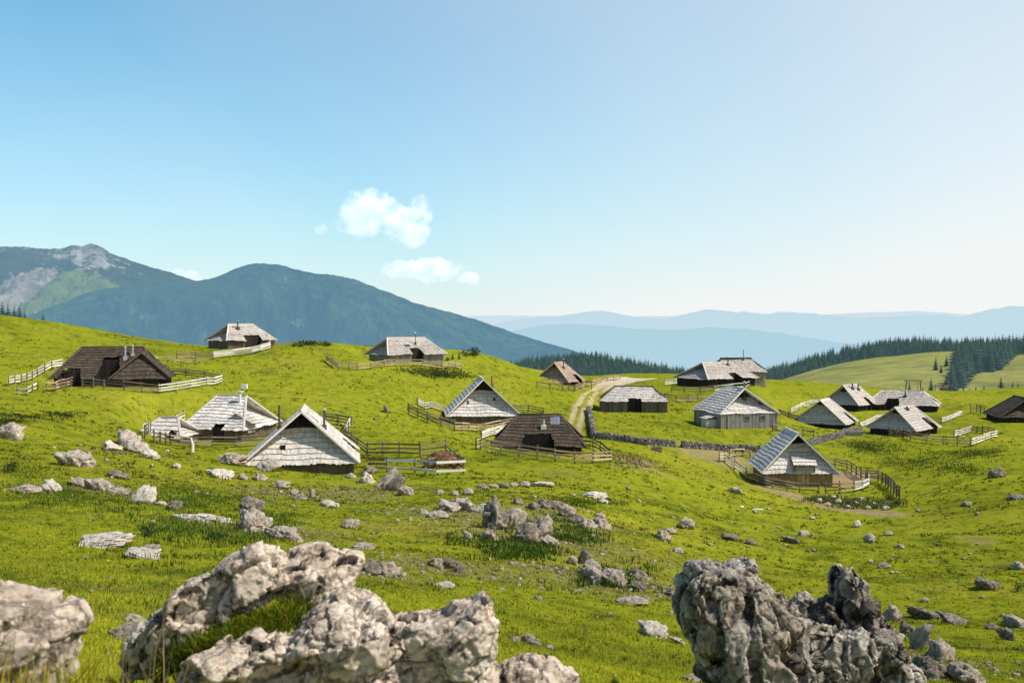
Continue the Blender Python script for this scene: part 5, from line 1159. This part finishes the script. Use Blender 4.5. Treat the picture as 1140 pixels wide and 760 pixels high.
big_rock('limestone_rock', [
 (832,725,8.6,[(790,850),(792,780),(785,745),(768,712),(756,676),(757,655),(766,640),(777,630),(800,632),(822,626),(844,628),(852,643),(873,652),(890,668),(901,690),(905,730),(915,850)],0.62),
 (850,790,8.75,[(800,860),(795,760),(820,720),(860,700),(910,705),(930,740),(930,860)],0.8),
 (948,730,8.9,[(885,850),(884,725),(893,684),(910,674),(936,672),(950,674),(965,676),(983,690),(1000,716),(1012,750),(1028,790),(1040,850)],0.65),
 (905,750,8.85,[(850,850),(860,740),(876,684),(902,668),(930,674),(945,720),(960,850)],0.6),
 (948,668,9.05,[(928,710),(932,690),(930,668),(930,648),(938,634),(950,632),(960,645),(968,665),(978,690),(985,712)],0.42)],
 'tall fluted dark grey limestone rock in the right foreground', 'rock_grey', 0.0115, 'flute', 1, 0.52)
big_rock('limestone_rock', [
 (225,690,4.7,[(135,770),(143,722),(158,695),(185,668),(202,647),(222,636),(248,622),(272,612),(292,608),(315,616),(330,640),(320,662),(285,672),(250,688),(220,705),(195,725),(175,760)],0.20),
 (345,637,4.85,[(270,665),(280,640),(300,622),(325,616),(340,612),(356,608),(378,618),(400,616),(402,626),(396,644),(382,654),(340,660),(300,668)],0.19),
 (265,745,4.45,[(175,850),(185,775),(200,742),(235,720),(265,708),(295,700),(318,706),(345,730),(360,850)],0.24),
 (385,720,4.5,[(300,850),(310,760),(325,700),(335,684),(352,670),(375,663),(402,665),(425,675),(445,690),(470,730),(480,850)],0.27),
 (500,725,4.5,[(430,850),(432,760),(435,700),(450,688),(470,676),(492,672),(515,672),(530,661),(542,658),(546,672),(547,700),(546,730),(549,770),(555,850)],0.20),
 (595,765,4.7,[(535,850),(545,760),(558,742),(575,736),(592,731),(612,735),(628,748),(648,761),(662,850)],0.2)],
 'broad warm beige limestone rock with a sharp right tip, centre left foreground', 'rock_warm', 0.0075, 'block', 4, 0.44)
big_rock('limestone_rock', [
 (30,715,3.2,[(-90,900),(-80,705),(-50,662),(0,659),(28,664),(56,674),(78,681),(89,694),(84,712),(74,726),(68,748),(60,800),(50,900)],0.22)],
 'blurred warm limestone rock cut by the left edge in the near foreground', 'rock_warm', 0.0075, 'block', 14, 0.30)
# ------------------------------------------------------------------ grass blades and tufts (stuff)
def blades(name, label, x, y, hgt, wid, tone, mat='blade', lean=0.45, cat='grass', seed=0, base_tone=0.55, zoff=None):
    rs = np.random.default_rng(seed); n_ = len(x); z = Zat(x, y)-0.01 if zoff is None else zoff
    a = rs.uniform(0, 2*np.pi, n_); dx, dy = np.cos(a)*wid/2, np.sin(a)*wid/2; la = rs.uniform(0, 2*np.pi, n_); ll = hgt*lean*rs.random(n_)
    b0 = np.c_[x-dx, y-dy, z]; b1 = np.c_[x+dx, y+dy, z]; m0 = np.c_[x-dx*.8+np.cos(la)*ll*.3, y-dy*.8+np.sin(la)*ll*.3, z+hgt*.55]; m1 = np.c_[x+dx*.8+np.cos(la)*ll*.3, y+dy*.8+np.sin(la)*ll*.3, z+hgt*.55]
    t = np.c_[x+np.cos(la)*ll, y+np.sin(la)*ll, z+hgt*(1-0.2*ll/np.maximum(hgt, .01))]
    V = np.stack([b0, b1, m0, m1, t], 1).reshape(-1, 3); k = np.arange(n_)[:, None]*5
    Fc = np.concatenate([k+[0, 1, 3], k+[0, 3, 2], k+[2, 3, 4]])
    c = tone[:, None, :]*np.array([base_tone, base_tone, 0.85, 0.85, 1.15])[None, :, None]
    o = np_mesh(name, V, Fc, M[mat], col=np.clip(c, 0, 1).reshape(-1, 3)); return tag(o, label, cat, kind='stuff')
def scatter(n_, r0, r1, power=0.0, seed=0, azr=(-0.53, 0.53)):
    rs = np.random.default_rng(seed); u = rs.random(n_)
    if power == 0: r = np.exp(math.log(r0)+u*(math.log(r1)-math.log(r0)))
    else: r = (r0**power+u*(r1**power-r0**power))**(1/power)
    a = rs.uniform(*azr, n_); return r*np.sin(a), r*np.cos(a), r, rs
def tone_at(x, y, rs, var=0.35, bright=1.0):
    c, d = colour(x, y); k = bright*(1+var*rs.normal(size=len(x))*0.6); c = c*np.clip(k, .35, 2)[:, None]
    c[:, 0] *= 1+0.15*rs.normal(size=len(x)); return np.clip(c, 0.003, .7), d
x, y, r, rs = scatter(210000, 2.6, 17, 1.3, 1); tn, d = tone_at(x, y, rs, 0.45, 2.3); tn[:, 0] *= 1.12
k = d < 0.4; blades('near_grass', 'short green meadow grass around the foreground rocks', x[k], y[k], (0.022+0.040*rs.random(len(x)))[k]*(0.8+0.5*fbm(x[k]/.8, y[k]/.8, 1., 2)), 0.006+0.004*rs.random(k.sum()), tn[k], seed=2)
# clumped tufts: every tuft is a fan of blades
def tufts(name, label, n_, r0, r1, power, nb, h0, h1, w0, bright, seed, thr=None, cat='grass'):
    x, y, r, rs = scatter(n_, r0, r1, power, seed)
    if thr is not None:
        m_ = fbm(x/6, y/3.2, 31.0+seed, 3)+0.6*fbm(x/1.5, y/1.1, 7.0, 2); k = m_ > thr; x, y, r = x[k], y[k], r[k]
    tn, d = tone_at(x, y, rs, 0.45, bright); k = d < 0.35; x, y, r, tn = x[k], y[k], r[k], tn[k]
    h = h0+(h1-h0)*rs.random(len(x))**2; X_ = np.repeat(x, nb)+rs.normal(size=len(x)*nb)*np.repeat(h, nb)*.45; Y_ = np.repeat(y, nb)+rs.normal(size=len(x)*nb)*np.repeat(h, nb)*.45
    hh = np.repeat(h, nb)*rs.uniform(.6, 1.1, len(X_)); ww = np.repeat(w0*(0.6+r/28), nb); T_ = np.repeat(tn, nb, 0)*rs.uniform(.7, 1.3, len(X_))[:, None]
    return blades(name, label, X_, Y_, hh, ww, T_, lean=0.9, seed=seed, cat=cat)
tufts('grass_tufts', 'clumps of longer grass over the middle meadow', 30000, 9, 60, 1.1, 6, 0.03, 0.11, 0.014, 1.3, 5)
tufts('grass_tufts', 'grass clumps on the far parts of the meadow', 20000, 45, 170, 1.0, 5, 0.08, 0.22, 0.018, 0.85, 6, thr=0.0)
tufts('weed_patches', 'dark leafy weed patches between the meadow stones', 16000, 8, 75, 1.0, 7, 0.04, 0.15, 0.020, 0.75, 7, thr=0.30, cat='weeds')
tufts('weed_patches', 'dark weed patches on the far slopes', 22000, 50, 190, 1.0, 6, 0.10, 0.30, 0.022, 0.55, 8, thr=0.26, cat='weeds')
# grass growing tight round the stones
rx, ry, rh = [], [], []
rsk = np.random.default_rng(3)
for o in list(COL.objects):
    if o.name.startswith(('boulder', 'standing_stone', 'field_stone')) and o.get('label'):
        W = o.scale.x; n_ = int(min(260, 14+90*W)) if W > .1 else 8
        a = rsk.uniform(0, 2*np.pi, n_); q = W*rsk.uniform(0.75, 1.25, n_); rx.append(o.location.x+np.cos(a)*q); ry.append(o.location.y+np.sin(a)*q*.9); rh.append(np.full(n_, min(0.22, 0.05+W*0.30)))
rx, ry, rh = map(np.concatenate, (rx, ry, rh)); tn, d = tone_at(rx, ry, rsk, .5, .7); rr = np.hypot(rx, ry)
blades('grass_tufts', 'grass growing tight around the meadow stones', rx, ry, rh*rsk.uniform(.5, 1.1, len(rx)), np.maximum(0.010, rr*0.0009), tn, lean=.9, seed=9)
# left weedy patch
def patch(pxs, n_, h0, h1, tone, label, seed, w_=0.02, name='weed_patches'):
    rs = np.random.default_rng(seed); xs, ys = [], []
    for (px, py, wx, wy) in pxs:
        for _ in range(n_):
            p = ray(px+rs.normal()*wx*.5, py+rs.normal()*wy*.5, Zb); m_ = 16; xs.append(p[0]+rs.normal(size=m_)*.10*p[1]/20); ys.append(p[1]+rs.normal(size=m_)*.10*p[1]/20)
    xs, ys = np.concatenate(xs), np.concatenate(ys); T_ = np.array(tone)[None]*rs.uniform(.5, 1.5, len(xs))[:, None]
    return blades(name, label, xs, ys, rs.uniform(h0, h1, len(xs)), np.full(len(xs), w_), T_, mat='leaf', lean=1.0, seed=seed, cat='weeds')
patch([(232,578,60,16),(190,590,40,14),(260,596,50,14),(300,580,40,14),(210,560,40,10),(60,548,60,10),(170,548,60,12),(250,556,50,8),(110,560,80,14),(20,520,30,20)], 70, .05, .20, (0.11, 0.165, 0.015), 'dark leafy weeds between the rocks on the left slope', 11)
patch([(560,606,60,14),(610,586,60,12),(640,560,50,6),(680,640,50,14),(590,616,40,8),(640,598,40,8)], 60, .08, .26, (0.08, 0.135, 0.012), 'dark weeds around the central crag', 12, .035)
patch([(918,557,16,4),(940,560,24,5),(965,562,24,5),(985,563,14,4)], 46, .12, .5, (0.17, 0.19, 0.05), 'tangled plants and dry stalks on the bank below the round yard', 13, .09)
patch([(478,416,20,2),(496,418,18,3),(470,413,40,2),(508,417,14,3)], 26, .12, .42, (0.11, 0.14, 0.025), 'dark scrub below the wide pale hut on the crest', 14, .16)
patch([(30,464,40,4),(70,462,18,2),(12,470,16,4)], 30, .10, .30, (0.05, 0.075, 0.015), 'dark low scrub on the left meadow below the brown hut', 15, .07)
patch([(700,512,30,6),(716,518,26,6),(690,508,20,4)], 26, .10, .3, (0.16, 0.12, 0.05), 'brown dry weeds in front of the centre fence', 16, .06)
patch([(985,500,40,8),(1010,512,50,10),(1050,520,50,12),(960,496,20,6),(1085,505,30,6)], 60, .10, .34, (0.09, 0.13, 0.02), 'rough weeds on the slope below the right hand cluster', 17, .07)
# ledge grass and tall dry stalks in the near foreground
rs = np.random.default_rng(31); n_ = 5200
pxx = 262+rs.normal(size=n_)*34; pyy = 712-(pxx-262)*0.42+rs.normal(size=n_)*9
def deproj(px, py, Y_):
    a = (px-570)/F; b_ = (380-py)/F; s = Y_/(cp+b_*sp); return a*s, Y_, (-sp+b_*cp)*s
Yl = 4.52-0.10*np.clip((pyy-690)/30, -1, 1); lx, ly, lz = deproj(pxx, pyy, Yl)
tn = np.array([0.16, 0.22, 0.012])[None]*rs.uniform(.4, 1.5, n_)[:, None]; yl = rs.random(n_) < 0.10; tn[yl] = np.array([0.55, 0.42, 0.04])
blades('ledge_grass', 'green grass with yellow flowers on the ledge of the beige foreground rock', lx, Yl, rs.uniform(.03, .085, n_), np.full(n_, .006), tn, lean=.9, seed=32, zoff=lz-0.02)
n_ = 2600; x, y, r, rs2 = scatter(n_, 2.3, 3.6, 1.0, 33, (-0.53, -0.22)); tn, _ = tone_at(x, y, rs2, .5, 1.15); tn[:, 0] *= 1.25
blades('near_grass', 'long soft blurred grass at the lower left corner', x, y, rs2.uniform(.08, .24, n_), np.full(n_, .006), tn, lean=.8, seed=34)
n_ = 46; x, y, r, rs2 = scatter(n_, 2.6, 3.5, 1.0, 35, (-0.40, -0.24)); tn = np.array([0.42, 0.30, 0.15])[None]*rs2.uniform(.7, 1.2, n_)[:, None]
blades('dry_stalks', 'tall thin dry grass stalks in the blurred left foreground', x, y, rs2.uniform(.3, .62, n_), np.full(n_, .005), tn, lean=.35, seed=36)
# ------------------------------------------------------------------ shrubs
def shrub(px, py, wpx, hpx, label, tone=(0.045, 0.075, 0.018), n_=260):
    p = ray(px, py, Zb); s = p[1]/F; W, H = wpx*s/2, hpx*s; rs = np.random.default_rng(int(px*3+py)); root = tag(empty('shrub', tuple(p)), label, 'shrub')
    lobes = rs.normal(size=(7, 3))*np.array([.45, .35, .18])+np.array([0, 0, .45])
    c = lobes[rs.integers(7, size=n_)]+rs.normal(size=(n_, 3))*np.array([.25, .25, .2]); c[:, 2] = np.abs(c[:, 2]); c = c*np.array([W, W, H]); sz = W*rs.uniform(.06, .14, n_)
    d1 = rs.normal(size=(n_, 3)); d1 /= np.linalg.norm(d1, axis=1)[:, None]; d2 = np.cross(d1, rs.normal(size=(n_, 3))); d2 /= np.linalg.norm(d2, axis=1)[:, None]
    V = np.stack([c-d1*sz[:, None], c+d2*sz[:, None]*.6, c+d1*sz[:, None], c-d2*sz[:, None]*.6], 1).reshape(-1, 3); k = np.arange(n_)[:, None]*4
    T_ = np.repeat(np.array(tone)[None]*rs.uniform(.5, 1.7, n_)[:, None], 4, 0)
    np_mesh('foliage', V, k+np.array([0, 1, 2, 3]), M['leaf'], root, col=T_)
    m_ = MB()
    for i in range(5): a = i*1.26; m_.tube((0, 0, -.2), (math.cos(a)*W*.4, math.sin(a)*W*.4, H*.5), W*.05, W*.02, 5)
    m_.build('stem', M['wall'], root)
for a in ((530,396,22,9,'broad green shrub on the crest right of the wide pale hut'),(519,397,9,5,'small dark shrub left of the broad crest shrub'),(486,419,10,7,'dark shrub left in the scrub below the wide pale hut'),(497,420,11,9,'taller dark shrub right in the scrub below the wide pale hut'),
          (498,402,8,5,'small dark shrub right of the fence of the wide pale hut'),(345,384,22,6,'low dark shrub on the rocky knoll between the two crest huts'),(362,385,14,5,'second low shrub on the rocky knoll between the two crest huts'),(332,386,12,4,'third low shrub, leftmost on the rocky knoll'),
          (1134,658,18,12,'dark round bush at the right edge of the slope'),(684,762,16,9,'dark leafy plant at the bottom edge between the foreground rocks'),(12,525,22,10,'dark green shrub under the rock at the left edge'),(165,596,24,9,'small leafy bush left in the weedy patch'),(238,600,26,9,'small leafy bush under the weedy patch slab'),(545,616,20,8,'weedy bush below the central crag'),(1000,563,14,9,'dark bush at the right end of the planted bank')):
    shrub(*a)
# ------------------------------------------------------------------ small things of the settlement
def place(px, py): return ray(px, py, Zb)
p = place(486, 520); root = tag(empty('dung_heap', tuple(p)), 'reddish brown dung heap with pale stalks behind the white two rail fence', 'heap')
V, Fc = rock_shape(5, 4); V = V*np.array([1.75, 1.0, 0.95]); m, t, b = new_mat('dung'); b.inputs['Base Color'].default_value = (0.14, 0.065, 0.03, 1); nn_ = N(t, 'ShaderNodeTexNoise', Scale=9.0, Detail=6.0); r_ = ramp(t, nn_.outputs[0], [(.35, (.05, .025, .015)), (.55, (.20, .10, .05)), (.75, (.42, .30, .17))]); t.links.new(r_.outputs[0], b.inputs['Base Color'])
ob = np_mesh('mound', V, Fc, m, root); rr_ = random.Random(4); mb = MB()
for _ in range(110):
    a = rr_.uniform(0, 6.28); e = rr_.uniform(.3, 1.4); q = Vector((1.6*math.cos(a)*math.cos(e), -.95*abs(math.sin(a))*math.cos(e), .95*math.sin(e))); d_ = Vector((rr_.uniform(-1, 1), rr_.uniform(-1, 1), rr_.uniform(-.3, .3))).normalized()
    mb.tube(q-d_*.18, q+d_*.18, .03, .025, 4)
mb.build('straw', M['railt'], root)
# two-legged lift frame behind the right hand cluster
Yf = 232.0; root = None
def gpt(px, Y_): x_ = (px-570)/F*Y_; return Vector((x_, Y_, float(Zat(x_, Y_))))
g0, g1 = gpt(1008.5, Yf), gpt(1026, Yf); topz = at(1010, 423.5, Yf)[2]
root = tag(empty('lift_frame', g0), 'tall dark wooden frame of two posts and a crossbar behind the right hand cluster', 'frame')
for g in (g0, g1):
    mb = MB(); q = g-g0; mb.tube(q-Vector((0,0,.5)), Vector((q.x*1.0+(0.25 if g is g0 else -0.25), q.y, topz-g0.z)), .16, .13, 8); mb.build('post', M['railb'], root)
mb = MB(); mb.box(((g1-g0).x/2, 0, topz-g0.z), ((g1-g0).x/2+.3, 0, 0), (0, .12, 0), (0, 0, .14)); mb.build('crossbar', M['railb'], root)
for k_, s_ in ((.22, 1), (.78, -1)):
    mb = MB(); L_ = (g1-g0).x; mb.tube((L_*k_, 0, topz-g0.z), (L_*k_+s_*.05-0.1*s_, 0, topz-g0.z-5.2), .07, .07, 6); mb.build('inner_post', M['railb'], root)
# rail and posts right of the frame
root = None; g = gpt(1050, 248.0); root = tag(empty('hitching_rail', g), 'low dark wooden post and rail stand on the meadow behind the right hand cluster', 'rail')
for dx in (-1.9, 0, 1.9):
    mb = MB(); mb.tube((dx, 0, -.4), (dx+.1, 0, 1.75), .13, .11, 7); mb.build('post', M['railb'], root)
mb = MB(); mb.tube((-2.6, 0, 1.5), (2.6, .1, 1.55), .13, .11, 7); mb.build('rail', M['railb'], root)
mb = MB(); mb.box((0.2, 0, .75), (.75, 0, 0), (0, .4, 0), (0, 0, .35)); mb.build('trough', M['wall'], root)
p = place(272, 436); root = tag(empty('water_tank', tuple(p)), 'small white box on dark legs on the meadow above the wide grey hut', 'tank')
mb = MB(); mb.bb(-.36, .36, -.3, .3, .38, .95, .9); mb.build('tank_body', M['white'], root)
for sx in (-.3, .3):
    for sy in (-.25, .25): mb = MB(); mb.bb(sx-.04, sx+.04, sy-.04, sy+.04, -.3, .379); mb.build('leg', M['railb'], root)
p = place(731, 502); root = tag(empty('water_trough', tuple(p)), 'small dark stone trough in front of the wall of the grey barn', 'trough')
mb = MB()
for q in ((-.6, .6, -.32, -.22), (-.6, .6, .22, .32), (-.6, -.5, -.22, .22), (.5, .6, -.22, .22)): mb.bb(q[0], q[1], q[2], q[3], -.2, .5, .4)
mb.bb(-.5, .5, -.22, .22, -.2, .1, .3); mb.build('basin', M['stonewall'], root); mb = MB(); mb.bb(-.5, .5, -.22, .22, .38, .40); mb.build('water', M['glass'], root)
for px, py, w_, an, lb in ((842,568,1.25,6,'white plank lying flat on the meadow below the round yard'),(826,565,.55,70,'short white plank left of the longer one below the round yard'),(838,415+150,.0,0,'')):
    if not lb: continue
    p = place(px, py); mb = MB()
    for i in range(2): mb.box((0, .09*i*1.6-.08, .07+.012*i), (w_/2, 0, 0), (0, .065, 0), (0, 0, .02), .95)
    o = mb.build('plank', M['railw']); o.location = p; o.rotation_euler = (0, 0, R(an)); tag(o, lb, 'plank')
p = place(214, 503); root = tag(empty('dead_tree_stump', tuple(p)), 'pale crooked dead stump in front of the hut annex', 'stump')
mb = MB(); mb.tube((0,0,-.3), (.05,0,.7), .20, .13, 8, .9); mb.tube((.05,0,.65), (-.12,0,1.3), .13, .09, 8, .9); mb.build('trunk', M['railw'], root)
mb = MB(); mb.tube((.02,0,.7), (.34,0,1.15), .07, .04, 6, .8); mb.build('branch', M['railw'], root)
p = place(655, 432); root = tag(empty('wooden_trestle', tuple(p)), 'brown trestle of leaning poles between the small hut and the dirt track', 'trestle')
for sx in (-.6, .6):
    for sy in (-.35, .35): mb = MB(); mb.tube((sx+.15*sx, sy, -.2), (sx, 0, 1.3), .09, .07, 6); mb.build('leg', M['railb'], root)
mb = MB(); mb.tube((-.9, 0, 1.28), (.9, 0, 1.32), .14, .12, 8); mb.build('beam', M['railb'], root)
p = place(788, 471); root = tag(empty('stone_block', tuple(p)), 'pale rounded stone block at the corner of the slate roofed hut', 'stone block')
V, Fc = rock_shape(2, 3); np_mesh('block', V*np.array([.75, .45, .42])+np.array([0, 0, .2]), Fc, M['rock_white'], root)
p = place(952, 486); mb = MB()
for i in range(7): mb.box((0.1*i-.3, 0, .18+.10*i), (1.4, .2, .02), (-.05, .12, 0), (0, 0, .04), random.random())
o = mb.build('board_stack', M['wallgrey']); o.location = p; tag(o, 'stack of weathered boards leaning on the stone wall by the right hand cluster', 'boards')
